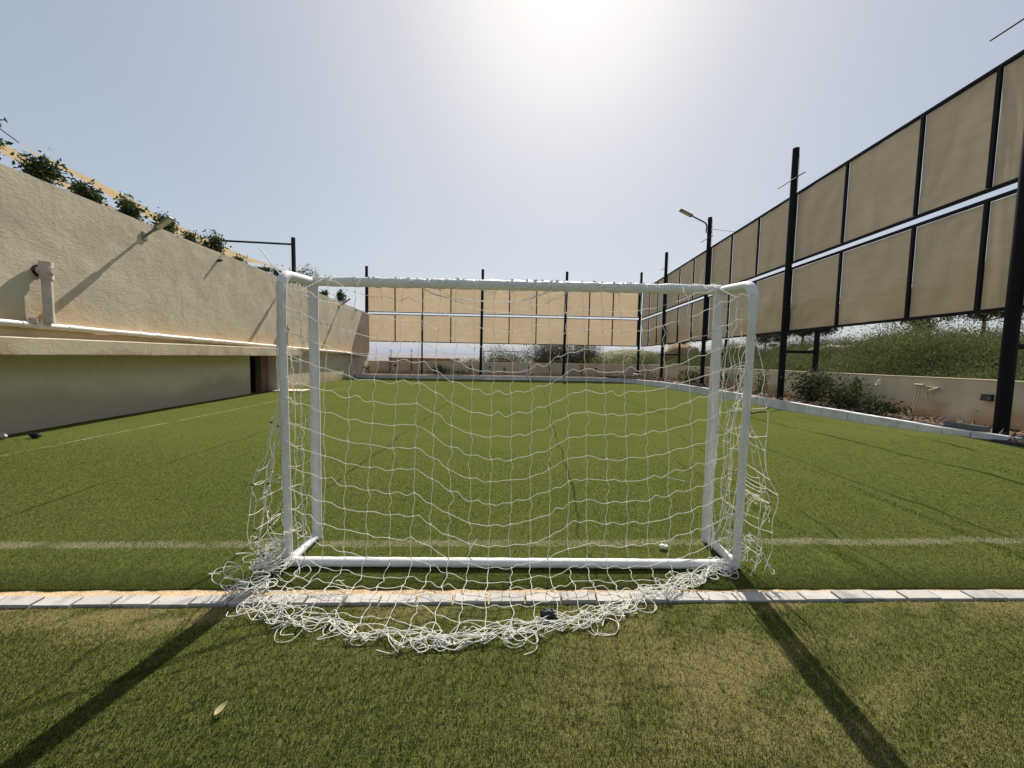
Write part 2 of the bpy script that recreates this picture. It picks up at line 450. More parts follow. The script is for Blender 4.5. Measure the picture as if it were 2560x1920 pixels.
def mat_turf(name, dry):
    m, n, l = nt(name)
    v = pos(n)
    sp = n.new('ShaderNodeSeparateXYZ'); l.new(v, sp.inputs[0])
    X, Y = sp.outputs[0], sp.outputs[1]
    big = noise(n, l, 0.55, 4, 0.55, v)
    mp = n.new('ShaderNodeMapping'); mp.inputs['Scale'].default_value = (26, 9, 20); l.new(v, mp.inputs[0])
    fine = noise(n, l, 1.0, 6, 0.75, mp.outputs[0])
    tuft = noise(n, l, 150, 3, 0.7, v)
    c = ramp(n, l, fine, [(0.25, (0.045, 0.056, 0.013)), (0.5, (0.090, 0.107, 0.026)), (0.75, (0.138, 0.152, 0.046))])
    c = mixc(n, l, mapr(n, l, big, 0.35, 0.7, 0, 0.7), c, (0.112, 0.124, 0.034))
    c = mixc(n, l, mapr(n, l, tuft, 0.45, 0.75, 0, 0.6), c, (0.036, 0.046, 0.010))
    wob = math_(n, l, 'MULTIPLY', math_(n, l, 'SUBTRACT', noise(n, l, 0.9, 3, 0.6, v), 0.5), 0.35)
    for x0, k, w, y0, y1 in SEAMS:
        d = math_(n, l, 'ABSOLUTE', math_(n, l, 'SUBTRACT', math_(n, l, 'ADD', X, wob), math_(n, l, 'MULTIPLY_ADD', math_(n, l, 'SUBTRACT', Y, 4.0), k, x0)))
        a = math_(n, l, 'MULTIPLY', mapr(n, l, d, w * 2.0, w * 0.6), mapr(n, l, Y, y1, y1 * 0.8))
        a = math_(n, l, 'MULTIPLY', a, mapr(n, l, noise(n, l, 1.3, 3, 0.6, v), 0.32, 0.55, 0.1, 0.85))
        c = mixc(n, l, a, c, (0.022, 0.028, 0.008))
    if dry:
        ds = math_(n, l, 'ABSOLUTE', math_(n, l, 'ADD', math_(n, l, 'SUBTRACT', math_(n, l, 'MULTIPLY', math_(n, l, 'ADD', X, 2.04), 0.63), math_(n, l, 'MULTIPLY', math_(n, l, 'SUBTRACT', Y, 1.30), 0.777)), math_(n, l, 'MULTIPLY', wob, 0.12)))
        c = mixc(n, l, math_(n, l, 'MULTIPLY', mapr(n, l, ds, 0.035, 0.008), mapr(n, l, X, -1.1, -1.5, 0, 0.8)), c, (0.022, 0.028, 0.008))
        at = n.new('ShaderNodeAttribute'); at.attribute_name = 'rnd'
        c = mixc(n, l, math_(n, l, 'MULTIPLY', at.outputs['Fac'], mapr(n, l, tuft, 0.3, 0.6, 0.35, 0.9)), c, (0.26, 0.205, 0.09))
    # worn white goal line and touch line
    wear = noise(n, l, 3.0, 5, 0.7, v)
    d1 = math_(n, l, 'ABSOLUTE', math_(n, l, 'SUBTRACT', Y, math_(n, l, 'MULTIPLY_ADD', X, 0.107, 2.945)))
    d2 = math_(n, l, 'ABSOLUTE', math_(n, l, 'SUBTRACT', X, math_(n, l, 'MULTIPLY_ADD', Y, -0.0954, -6.66)))
    d3 = math_(n, l, 'ABSOLUTE', math_(n, l, 'SUBTRACT', Y, math_(n, l, 'MULTIPLY_ADD', X, 0.107, 13.6)))
    gate = mapr(n, l, wear, 0.34, 0.58, 0.12, 1.0)
    for d, w, s in ((d1, 0.075, 0.38), (d2, 0.04, 0.55), (d3, 0.03, 0.2)):
        c = mixc(n, l, math_(n, l, 'MULTIPLY', math_(n, l, 'MULTIPLY', mapr(n, l, d, w, w * 0.35), gate), s), c, (0.36, 0.32, 0.23))
    grain = noise(n, l, 34, 3, 0.75, v)
    c = mixc(n, l, mapr(n, l, grain, 0.42, 0.72, 0, 0.5), c, (0.042, 0.050, 0.013))
    h = math_(n, l, 'ADD', math_(n, l, 'ADD', math_(n, l, 'MULTIPLY', fine, 0.6), tuft), grain)
    p = n.new('ShaderNodeBsdfPrincipled'); o = n.new('ShaderNodeOutputMaterial')
    l.new(c, p.inputs['Base Color']); p.inputs['Roughness'].default_value = 1.0; p.inputs['Specular IOR Level'].default_value = 0.0
    p.inputs['Sheen Weight'].default_value = 0.0; p.inputs['Sheen Roughness'].default_value = 0.5
    p.inputs['Sheen Tint'].default_value = (0.6, 0.7, 0.2, 1)
    b = n.new('ShaderNodeBump'); b.inputs['Strength'].default_value = 0.8; b.inputs['Distance'].default_value = 0.012
    l.new(h, b.inputs['Height']); l.new(b.outputs[0], p.inputs['Normal']); l.new(p.outputs[0], o.inputs[0])
    return m
M_TURF = mat_turf('artificial_turf', False)
M_TURF2 = mat_turf('worn_artificial_turf', True)

# far scrub ground: one sheet to the horizon
def terrain_h(x, y):
    z = np.full(np.shape(x), -0.5)
    # right hillside
    hs = np.interp(x, [8.8, 10, 13, 18, 26, 40], [0.0, .7, 1.45, 1.95, 2.5, 2.9]) * smooth(60, 30, y) * smooth(-20, 0, y)
    z = np.where(x > 8.8, -0.2 + hs, z)
    # brown mound behind the right far corner
    z = np.maximum(z, -0.5 + 3.15 * np.exp(-(((x - 11) / 7.5) ** 2 + ((y - 47) / 7) ** 2)))
    z = np.maximum(z, -0.5 + 1.5 * np.exp(-(((x + 4) / 9) ** 2 + ((y - 36) / 5) ** 2)))
    far = smooth(60, 600, np.hypot(x, y))
    z = z * (1 - far) + (-58.0) * far
    z = z + 0.25 * (vnoise(x, y, 0.35, 3) - 0.5) * smooth(28, 34, np.maximum(y, x * 3.2)) * (1 - far)
    return z
gx = np.concatenate([-np.geomspace(12000, 32, 34), np.arange(-30, 60, 1.5), np.geomspace(62, 12000, 34)])
gy = np.concatenate([-np.geomspace(12000, 22, 30), np.arange(-20, 75, 1.5), np.geomspace(78, 12000, 36)])
XX, YY = np.meshgrid(gx, gy, indexing='ij')
ter = MB().grid(np.stack([XX, YY, terrain_h(XX, YY)], -1)).build('terrain', M_DIRT, None, True)
props(ter, kind='structure')

# main turf
tx = np.arange(-15, 8.31, 0.15)
tt = np.concatenate([[0, .0004], np.linspace(0.01, 0.25, 25), np.linspace(0.26, 1, 90)])
TX, TT = np.meshgrid(tx, tt, indexing='ij')
y0 = kerb_y(TX) + EDGE + 0.018 * (vnoise(TX, TX * 0 + 3, 7, 3) - 0.5) + np.clip(-(TX - 0.4) * 0.010, -0.03, 0.02)
TY = y0 + (28.0 - y0) * TT
turf = MB().grid(np.stack([TX, TY, gz(TX, TY) + 0.002 - 0.03 * (TT == 0)], -1)).build('turf_pitch', M_TURF, None, True)
props(turf, kind='structure')
# turf on the camera's side of the kerb
tx2 = np.concatenate([np.arange(-9, -4, .2), np.arange(-4, 4, .04), np.arange(4, 9.01, .2)])
TX, TT = np.meshgrid(tx2, np.linspace(0, 1, 150), indexing='ij')
TY = kerb_y(TX) - 0.004 + (-4 - kerb_y(TX)) * TT
turf2 = MB().grid(np.stack([TX, TY, 0.004 + 0.008 * (vnoise(TX, TY, 2.0, 2) - 0.5)], -1)[:, ::-1]).build('turf_apron', M_TURF2, None, True, dryness(TX, TY)[:, ::-1].ravel())
props(turf2, kind='structure')
# sand strip under / behind the kerb
SX, ST = np.meshgrid(np.arange(-9, 9.01, 0.06), np.linspace(0, 1, 7), indexing='ij')
SY = kerb_y(SX) + 0.02 + ST * 0.23
sand = MB().grid(np.stack([SX, SY, -0.016 + 0.016 * vnoise(SX, SY, 12, 3)], -1)).build('sand_strip', M_SAND, None, True)
props(sand, kind='structure')

# ---- kerb of concrete edging stones, every stone its own piece
kerb = thing('kerb', None, None, (0, kerb_y(0), 0)); props(kerb, kind='structure')
stone = []
for k in range(3):
    stone.append(unit_box('edging_stone', M_KERB, 0.02))
kr = math.atan(KS)
L = 0.212
for i in range(-21, 22):
    s = (i + 0.37) * L
    cx, cy = s * math.cos(kr), 2.187 + s * math.sin(kr)
    nx, ny = -math.sin(kr), math.cos(kr)
    cx += nx * 0.042; cy += ny * 0.042
    j = random.uniform(-0.004, 0.004)
    put('edging_stone', stone[i % 3], kerb, (cx, cy + j, -0.034 + random.uniform(-0.003, 0.003)), (L - 0.012, 0.083, 0.11), kr + random.uniform(-0.012, 0.012))

# ---- grass blades near the camera
def build_blades():
    N = 580000
    u = RNG.random(N)
    Y = 1.0 * (7.5 / 1.0) ** u                        # density ~ 1/Y per unit Y and 1/Y across
    X = (RNG.random(N) * 2 - 1) * (Y * 1.5 + 1.3) - 0.06 * Y
    fr0 = Y < kerb_y(X)
    vv_ = Y - KS * X                                   # tufted in rows
    vv_ = np.where(fr0, np.round(vv_ / .0135) * .0135 + RNG.normal(0, .0024, N), vv_)
    X = np.where(fr0, X, np.round(X / .0135) * .0135 + RNG.normal(0, .0024, N))
    Y = np.where(fr0, vv_ + KS * X, Y)
    yk = kerb_y(X)
    edge = yk + EDGE + 0.018 * (vnoise(X, X * 0 + 3, 7, 3) - 0.5) + np.clip(-(X - 0.4) * 0.010, -0.03, 0.02)
    front = Y < yk - 0.006
    keep = (RNG.random(N) > smooth(3.0, 7.3, Y)) & (front | (Y > edge + 0.003)) & (X < 7.0) & (X > -7.75 - .1585 * Y)
    X, Y, front, yk = X[keep], Y[keep], front[keep], yk[keep]
    n = len(X)
    Z = np.where(front, 0.004 + 0.008 * (vnoise(X, Y, 2.0, 2) - 0.5), gz(X, Y))
    # dryness / colour
    dryn = vnoise(X, Y, 1.1, 3)
    dry = dryness(X, Y) * front
    dist_line = np.abs(Y - (2.945 + 0.107 * X))
    line = (dist_line < 0.05 + 0.02 * RNG.standard_normal(n)) * smooth(0.34, 0.62, vnoise(X, Y, 1.5, 3)) * np.where(np.abs(X) < 1.5, .45, 1)
    tcol = 0.06 + 0.40 * RNG.random(n) ** 1.2 + 0.10 * (dryn - 0.5)
    isdry = RNG.random(n) < dry
    tcol = np.where(isdry, 0.62 + 0.13 * RNG.random(n), tcol)
    isl = RNG.random(n) < line * 0.62
    tcol = np.where(isl, 0.86 + 0.1 * RNG.random(n), tcol)
    # shape
    wd = (0.0009 + 0.0008 * RNG.random(n)) * np.maximum(1, Y / 2.3) * np.where(isdry, 0.8, 1)
    ht = (0.008 + 0.006 * RNG.random(n)) * np.where(isdry | isl, 0.75, 1) * np.where(front, 1, 0.95)
    ang = RNG.random(n) * 2 * np.pi
    ln = RNG.normal(0.0, 0.010, n) + 0.004
    la = np.where(RNG.random(n) < 0.6, R(35) + RNG.normal(0, .6, n), RNG.random(n) * 2 * np.pi)
    dx, dy = np.cos(ang) * wd, np.sin(ang) * wd
    lx, ly = np.cos(la) * (0.004 + 0.6 * np.abs(ln)), np.sin(la) * (0.004 + 0.6 * np.abs(ln))
    V = np.empty((n, 5, 3))
    V[:, 0] = np.stack([X - dx, Y - dy, Z - 0.004], -1)
    V[:, 1] = np.stack([X + dx, Y + dy, Z - 0.004], -1)
    V[:, 2] = np.stack([X + dx * .8 + lx * .35, Y + dy * .8 + ly * .35, Z + ht * .6], -1)
    V[:, 3] = np.stack([X - dx * .8 + lx * .35, Y - dy * .8 + ly * .35, Z + ht * .6], -1)
    V[:, 4] = np.stack([X + lx, Y + ly, Z + ht * (0.9 + 0.2 * RNG.random(n))], -1)
    b = np.arange(n)[:, None] * 5
    F4 = b + np.array([[0, 1, 2, 3]]); F3 = b + np.array([[3, 2, 4]])
    m, nn, l = nt('turf_blade')
    a = nn.new('ShaderNodeAttribute'); a.attribute_name = 'rnd'
    c = ramp(nn, l, a.outputs['Fac'], [(0.0, (0.036, 0.046, 0.011)), (0.30, (0.092, 0.110, 0.026)), (0.55, (0.162, 0.170, 0.052)),
                                       (0.62, (0.34, 0.265, 0.13)), (0.76, (0.50, 0.40, 0.22)), (0.88, (0.34, 0.30, 0.22)), (1.0, (0.44, 0.40, 0.31))])
    finish(nn, l, c, 0.7, None, 0, 0, 0.06, 0, 0.42)
    o = raw_mesh('turf_blades', V.reshape(-1, 3), [F4, F3], m, None, False, np.repeat(tcol, 5))
    return props(o, 'short green artificial grass blades with tan dry patches around the kerb', 'turf', kind='stuff')
build_blades()

# ------------------------------------------------------------------ left retaining wall
WT = np.array([-0.1565, 0.9877]); WN = np.array([0.9877, 0.1565]); WO = np.array([-7.37, 0.0])
def W(s, o, z):
    s, o, z = np.broadcast_arrays(np.asarray(s, float), np.asarray(o, float), np.asarray(z, float))
    return np.stack([WO[0] + WT[0] * s + WN[0] * o, WO[1] + WT[1] * s + WN[1] * o, z], -1)
WAX = np.array([[WT[0], WT[1], 0], [WN[0], WN[1], 0], [0, 0, 1]])
def sY(Y): return Y * 1.0125
def wbox(mb, s0, s1, o0, o1, z0, z1, b=0.0):
    c = W((s0 + s1) / 2, (o0 + o1) / 2, (z0 + z1) / 2); sz = (s1 - s0, o1 - o0, z1 - z0)
    return mb.bbox(c, sz, WAX, b) if b else mb.box(c, sz, WAX)

rw = thing('retaining_wall', 'long beige stucco retaining wall with overhanging ledge on the left', 'wall', (-8.3, 5.5, 0))
def rough_face(s0, s1, z0, z1, o, step, amp, name, mat, par, back=0.3, top_wob=0.0):
    s = np.arange(s0, s1 + step, step); s[-1] = s1
    z = np.linspace(z0, z1, max(3, int((z1 - z0) / step)))
    SS, ZZ = np.meshgrid(s, z, indexing='ij')
    d = amp * (vnoise(SS, ZZ, 1.6, 3) - 0.5) * 2 + amp * 0.7 * (vnoise(SS * 0.8 + ZZ * 0.5, ZZ - SS * 0.3, 6.0, 3) - 0.5)
    ZZ2 = ZZ + top_wob * (vnoise(SS, SS * 0, 1.3, 3) - 0.5) * (ZZ == z1)
    P = W(SS, o + d, ZZ2)
    m = MB(); m.grid(P)
    # top, back
    Pt = np.stack([P[:, -1], W(s, o - back, ZZ2[:, -1])], 1); m.grid(Pt)
    Pb = np.stack([W(s, o - back, ZZ2[:, -1]), W(s, o - back, np.full_like(s, z0))], 1); m.grid(Pb)
    for e in (0, -1):
        Q = np.stack([P[e], W(np.full_like(z, s[e]), o - back, ZZ2[e])], 0); m.grid(Q if e == 0 else Q[::-1])
    Pu = np.stack([W(s, o - back, np.full_like(s, z0)), P[:, 0]], 1); m.grid(Pu)
    return m.build(name, mat, par, True)
rough_face(-3.0, 27.0, 1.47, 4.27, 0.0, 0.06, 0.009, 'upper_wall', M_STUCCO, rw, 0.3, 0.035)
# ledge
lg = MB(); 
sl = np.arange(-3.0, 15.72, 0.12); prof = [(-0.52, 1.33), (0.155, 1.33), (0.16, 1.345), (0.16, 1.60), (0.15, 1.612), (0.0, 1.63), (-0.02, 1.7)]
PL = np.stack([W(sl, o + 0.006 * (vnoise(sl, sl * 0 + k, 4, 2) - .5), z + (0.012 * (vnoise(sl, sl * 0 + 5, 2.5, 3) - .5))) for k, (o, z) in enumerate(prof)], 1)
lg.grid(PL); lg.add(PL[-1], [[list(range(7))[::-1]]]); lg.add(PL[0], [[list(range(7))]])
lg.build('ledge', M_LEDGE, rw)
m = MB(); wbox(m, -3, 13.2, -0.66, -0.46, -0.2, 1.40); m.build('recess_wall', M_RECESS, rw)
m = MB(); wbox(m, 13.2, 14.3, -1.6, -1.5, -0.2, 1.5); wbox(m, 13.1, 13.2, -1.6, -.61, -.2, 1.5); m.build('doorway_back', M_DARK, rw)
m = MB(); wbox(m, 13.80, 14.28, -0.60, -0.40, -0.2, 1.40); m.build('door_jamb', M_JAMB, rw)
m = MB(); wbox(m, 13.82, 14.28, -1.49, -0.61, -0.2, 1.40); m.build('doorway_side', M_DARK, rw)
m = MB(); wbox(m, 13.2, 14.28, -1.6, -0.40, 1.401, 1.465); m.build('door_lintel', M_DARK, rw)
rough_face(14.29, 27.0, -0.2, 1.465, -0.10, 0.09, 0.006, 'lower_wall', M_STUCCO_LOW, rw, 0.9)
m = MB(); wbox(m, 15.725, 15.95, -0.10, 0.10, 1.34, 1.62, 0.006); m.build('ledge_end', M_STUCCO_LOW, rw)
# terrace behind the wall
tr = MB(); Pq = W(np.array([-3, 27.0]), -0.31, 4.05); Pq2 = W(np.array([-3, 27.0]), -14, 4.05)
tr.grid(np.stack([Pq, Pq2], 1)); Pq3 = W(np.array([-3, 27.0]), -14, -1.0); tr.grid(np.stack([Pq2, Pq3], 1))
props(tr.build('terrace', M_DIRT), kind='structure')
# threshold slab at the doorway
m = MB(); wbox(m, 13.9, 14.75, -0.08, 0.95, 0.012, 0.05, 0.006)
props(m.build('threshold_slab', M_WALLTOP), 'flat pale slab lying on turf by the dark doorway', 'slab')

# ---- drain pipe along the wall
dp = thing('drain_pipe', 'white horizontal drain pipe with couplings running along the left wall', 'pipe', tuple(W(5.6, 0.08, 1.8)))
def pz(s): return 1.835 - (s - 5.6) * 0.0192
cuts = [-2.5, 3.4, 5.9, 6.62, 8.1, 8.55, 9.6, 10.35, 10.95, 12.0, 13.6, 14.7, 17.2, 20.2, 23.4, 26.4]
for a, b in zip(cuts[:-1], cuts[1:]):
    m = MB(); m.tube(np.stack([W(a + .004, 0.062, pz(a)), W((a + b) / 2, 0.064, pz((a + b) / 2) - 0.004), W(b - .004, 0.062, pz(b))]), 0.052, 14)
    m.build('pipe_length', M_PIPE, dp, True)
for c in cuts[1:-1]:
    m = MB(); m.tube(np.stack([W(c - 0.05, 0.062, pz(c)), W(c + 0.05, 0.062, pz(c))]), 0.059, 14); m.build('coupling', M_PIPE, dp, True)
m = MB(); m.tube(np.stack([W(6.02, 0.09, pz(6) + 0.03), W(6.02, 0.09, pz(6) + 0.11)]), 0.055, 12); m.build('inlet_stub', M_PIPE_DIRTY, dp, True)

def downpipe(s, ztop, label):
    t = thing('downpipe', label, 'pipe', tuple(W(s, 0.1, pz(s))))
    m = MB(); m.tube(np.stack([W(s, 0.12, pz(s) + 0.04), W(s, 0.12, ztop)]), 0.066, 16); m.build('pipe_length', M_PIPE_DIRTY, t, True)
    m = MB(); m.tube(np.stack([W(s, 0.12, ztop - 0.24), W(s, 0.12, ztop + 0.05)]), 0.085, 16); m.build('tee_socket', M_PIPE_DIRTY, t, True)
    m = MB(); m.tube(np.stack([W(s - 0.0, -0.01, ztop - 0.10), W(s, 0.25, ztop - 0.10)]), 0.062, 14); m.build('wall_branch', M_PIPE_DIRTY, t, True)
    m = MB(); m.tube(np.stack([W(s, -0.01, ztop - 0.10), W(s, 0.012, ztop - 0.10)]), 0.10, 14); m.build('wall_collar', M_BLACKPL, t, True)
downpipe(sY(6.15), 2.84, 'thick dusty downpipe with tee joint on near left wall')
downpipe(sY(14.45), 2.45, 'downpipe on left wall mostly hidden behind the goal post')

def wall_lamp(s, z, label):
    t = thing('wall_lamp', label, 'lamp', tuple(W(s, 0, z)), 'lamps on the left wall')
    m = MB(); wbox(m, s - 0.06, s + 0.06, 0.0, 0.03, z - 0.09, z + 0.09, 0.006); m.build('bracket', M_GREYMETAL, t)
    d = np.array([0.80, 0.60])                      # out, up
    def Q(a, side=0.0, nrm=0.0): return W(s + side, 0.02 + d[0] * a - d[1] * nrm, z + d[1] * a + d[0] * nrm)
    m = MB(); m.tube(np.stack([Q(0), Q(0.26)]), 0.026, 10); m.build('arm', M_GREYMETAL, t, True)
    m = MB(); m.tube(np.stack([Q(0.22), Q(0.32)]), 0.04, 10); m.build('socket', M_GREYMETAL, t, True)
    ax = np.array([W(0, d[0], d[1]) - W(0, 0, 0), [WT[0], WT[1], 0], W(0, -d[1], d[0]) - W(0, 0, 0)])
    m = MB(); m.bbox(Q(0.50), (0.40, 0.17, 0.045), ax, 0.012); h = m.build('lamp_head', M_GREYMETAL, t)
    m = MB(); m.bbox(Q(0.50, 0, -0.026), (0.34, 0.14, 0.008), ax, 0.002); m.build('lens', M_LED, h)
wall_lamp(sY(8.3), 3.96, 'flat grey floodlight on short arm on the near left wall')
wall_lamp(sY(14.55), 4.0, 'flat floodlight on left wall behind the goal corner post')
wall_lamp(sY(20.7), 4.02, 'small far floodlight on left wall seen under the crossbar')
for Yv, z, lab in ((10.74, 4.01, 'short black spout stub below the near left wall top'), (23.4, 4.1, 'small dark spout near the far end of left wall')):
    m = MB(); m.tube(np.stack([W(sY(Yv), -0.02, z), W(sY(Yv), 0.13, z + 0.02)]), 0.035, 10)
    props(m.build('drain_spout', M_BLACKPL, None, True), lab, 'spout', 'spouts of the left wall')

# debris by the left wall
def lump(name, c, size, mat, label, cat, seed=0, n=10, rough=0.35):
    rg = np.random.default_rng(seed)
    th = np.linspace(0, np.pi, n); ph = np.linspace(0, 2 * np.pi, 2 * n, endpoint=False)
    r = 1 + rough * (rg.random((n, 2 * n)) - 0.5)
    r[0] = r[0, 0]; r[-1] = r[-1, 0]
    P = np.stack([np.sin(th)[:, None] * np.cos(ph)[None] * r, np.sin(th)[:, None] * np.sin(ph)[None] * r, np.cos(th)[:, None] * np.ones_like(ph)[None] * r], -1)
    P = P * np.array(size) + np.array(c)
    P = np.concatenate([P, P[:, :1]], 1)
    o = MB().grid(P).build(name, mat, None, True)
    if label: props(o, label, cat)
    return o
lump('rubber_lump', (-8.0, 5.72, 0.05), (0.09, 0.05, 0.04), M_BLACKPL, 'small black rubbery lump on turf by the left wall', 'debris', 3)
lump('crumpled_bag', (-8.46, 5.60, 0.05), (0.10, 0.08, 0.05), M_PIPE_DIRTY, 'crumpled pale bag at the foot of left wall, at photo edge', 'bag', 5, 10, 0.7)

# ------------------------------------------------------------------ foliage builder
def leaves(centers, size, flat=0.0, rg=None, aspect=2.2):
    n = len(centers); rg = rg or RNG
    a = rg.normal(size=(n, 3)); a /= np.linalg.norm(a, axis=1)[:, None]
    b = rg.normal(size=(n, 3)); b[:, 2] += flat * 2; b = np.cross(a, b); b /= np.linalg.norm(b, axis=1)[:, None] + 1e-9
    L = size * (0.6 + 0.8 * rg.random(n))[:, None]; w = L / aspect
    nn = np.cross(a, b)
    V = np.empty((n, 4, 3))
    V[:, 0] = centers - a * L * .5; V[:, 2] = centers + a * L * .5
    V[:, 1] = centers + b * w * .5 + nn * w * .25; V[:, 3] = centers - b * w * .5 + nn * w * .25
    F = np.arange(n)[:, None] * 4 + np.arange(4)[None]
    return V.reshape(-1, 3), F

def clump_pts(c, rad, n, rg, clumps=14, tight=0.33):
    """points spread in clumps through an ellipsoid, with a ragged outline"""
    c = np.array(c, float); rad = np.array(rad, float)
    cc = rg.normal(size=(clumps, 3)); cc /= np.linalg.norm(cc, axis=1)[:, None]
    cc *= (0.35 + 0.6 * rg.random(clumps))[:, None]
    k = rg.integers(0, clumps, n)
    p = cc[k] + rg.normal(size=(n, 3)) * tight * (0.6 + 0.8 * rg.random(clumps))[k][:, None]
    return c + p * rad, cc[k][:, 2] * 0.25 + 0.5 + 0.2 * rg.normal(size=n), c + cc * rad

def shrub(name, c, rad, n, leaf, mat, label, cat='shrub', seed=0, clumps=14, stem_base=None, stem_r=0.012, group=None, zmin=None, tight=0.33, aspect=2.2):
    rg = np.random.default_rng(seed)
    base = np.array(stem_base if stem_base is not None else (c[0], c[1], c[2] - rad[2]))
    t = thing(name, label, cat, tuple(base), group)
    P, col, cc = clump_pts(c, rad, n, rg, clumps, tight)
    if zmin is not None: P[:, 2] = np.where(P[:, 2] < zmin, zmin + rg.random(n) * 0.1 * rad[2], P[:, 2])
    V, F = leaves(P, leaf, 0, rg, aspect)
    raw_mesh('foliage', V, [F], mat, t, False, np.repeat(np.clip(col, 0, 1), 4))
    m = MB()
    for q in cc:
        mid = base * 0.45 + q * 0.55 + rg.normal(size=3) * 0.06 * np.array(rad)
        m.tube(catmull(np.stack([base, mid, q]), 4), np.linspace(stem_r, stem_r * 0.35, 9), 5, False)
    m.build('branches', M_BARK, t, True)
    return t

# planter shrubs along the top of the left wall
wall_plants = [ # Y, z centre, half length, half height, n, label
    (5.86, 4.58, 0.22, 0.50, 420, 'leafy green shrub on left wall top at the photo edge'),
    (6.68, 4.56, 0.42, 0.38, 620, 'pointed green shrub on wall top, second from photo edge'),
    (7.40, 4.50, 0.38, 0.32, 620, 'dense dark shrub on wall top, third from photo edge'),
    (8.36, 4.54, 0.46, 0.34, 720, 'broad shrub on wall top just left of the near floodlight'),
    (9.35, 4.52, 0.50, 0.34, 720, 'shrub on wall top directly behind the near floodlight'),
    (10.22, 4.45, 0.36, 0.26, 460, 'low shrub on wall top between two larger shrubs'),
    (11.15, 4.58, 0.46, 0.38, 720, 'rounded dark shrub on wall top where the black beam begins'),
    (12.30, 4.42, 0.24, 0.20, 260, 'tiny shrub on wall top below the tan sail'),
    (13.8, 4.42, 0.40, 0.18, 300, 'low creeping shrub on wall top left of the goal corner'),
    (14.75, 4.52, 0.22, 0.26, 240, 'small upright shrub on wall top next to goal corner'),
    (19.5, 4.48, 0.35, 0.22, 240, 'small shrub on wall top right below the crossbar corner'),
    (22.0, 4.75, 0.60, 0.50, 520, 'airy shrub on far wall top above the far floodlight')]
for k, (Yv, zc, hl, hh, n, lab) in enumerate(wall_plants):
    c = W(sY(Yv), -0.34, zc - .03)
    shrub('wall_shrub', tuple(c), (0.22, hl * .50, hh * .70), int(n * 1.25), 0.085 if Yv < 16 else 0.11, M_LEAF_DARK, lab, 'shrub', 100 + k, 11, tuple(W(sY(Yv), -0.36, 4.05)), 0.014, 'shrubs on the left wall', None, 0.36)
shrub('wall_shrub', tuple(W(sY(17.4), -0.5, 4.95)), (0.5, 1.0, 0.55), 520, 0.11, M_LEAF_DARK, 'sprawling leafy shrub behind the crossbar corner on wall top', 'shrub', 140, 16, tuple(W(sY(17.4), -0.4, 4.05)), 0.02, 'shrubs on the left wall', None, 0.22, 3.2)

# shade sails behind the wall
def loft(A, B, name, label, n=6, sag=0.0):
    A = catmull(A, 5); B = catmull(B, 5)
    t = np.linspace(0, 1, n)[None, :, None]
    P = A[:, None] * (1 - t) + B[:, None] * t
    P[..., 2] -= sag * np.sin(np.pi * t[..., 0])
    P2 = P + np.array([0, 0, 0.006])
    m = MB(); m.grid(P)
    o = m.build(name, M_SAIL, None, True)
    return props(o, label, 'shade sail', 'shade sails behind the left wall')
sA_top = [(-12.32, 8.89, 6.3), (-12.38, 9.25, 6.24), (-12.57, 10.46, 6.24), (-12.8, 11.9, 6.18), (-12.97, 12.98, 6.05), (-13.28, 14.92, 5.97), (-13.6, 16.94, 5.95), (-13.96, 19.2, 6.03), (-14.31, 21.44, 6.17)]
sA_bot = [(-12.2, 8.8, 6.24), (-11.66, 8.71, 5.91), (-11.4, 9.45, 5.65), (-11.3, 10.1, 5.45), (-11.3, 11.25, 5.22), (-11.5, 12.88, 5.02), (-11.9, 15.2, 5.11), (-12.7, 17.3, 5.48), (-14.2, 21.3, 6.13)]
loft(sA_top, sA_bot, 'shade_sail', 'long narrow tan shade sail tapering down to the goal corner')
m = MB(); m.tube(np.array([(-12.26, 8.83, 6.27), (-12.15, 8.3, 6.42), (-12.1, 7.4, 6.62)]), 0.012, 6); props(m.build('sail_cable', M_BLACK), 'thin steel cable at the upper tip of the tan sail', 'cable')
sB_top = [(-11.87, 7.4, 6.12), (-11.92, 8.3, 5.99), (-12.02, 8.91, 5.87), (-12.14, 9.68, 5.74), (-12.28, 10.53, 5.62), (-12.5, 11.9, 5.42), (-12.7, 13.2, 5.2)]
sB_bot = [(-9.4, 6.2, 4.9), (-9.5, 7.2, 4.75), (-9.7, 8.0, 4.65), (-9.9, 9.0, 4.6), (-10.3, 10.2, 4.6), (-11.2, 11.6, 4.8), (-12.5, 13.0, 5.1)]
loft(sB_top, sB_bot, 'shade_sail', 'broad lower tan shade sail just above the left wall top')
# black steel frame on the terrace
fr = thing('steel_frame', 'black steel post with horizontal beam standing above the left wall', 'frame', (-11.44, 18.0, 4.05))
m = MB(); m.box((-11.44, 18.0, (4.05 + 6.83) / 2), (0.13, 0.13, 2.78)); m.build('post', M_BLACK, fr)
m = MB(); m.tube(np.array([(-11.50, 18.0, 6.52), (-14.9, 17.22, 6.49)]), 0.045, 4); m.build('beam', M_BLACK, fr)
m = MB(); m.box((-14.9, 17.2, 5.25), (0.12, 0.12, 2.4)); m.build('post', M_BLACK, fr)

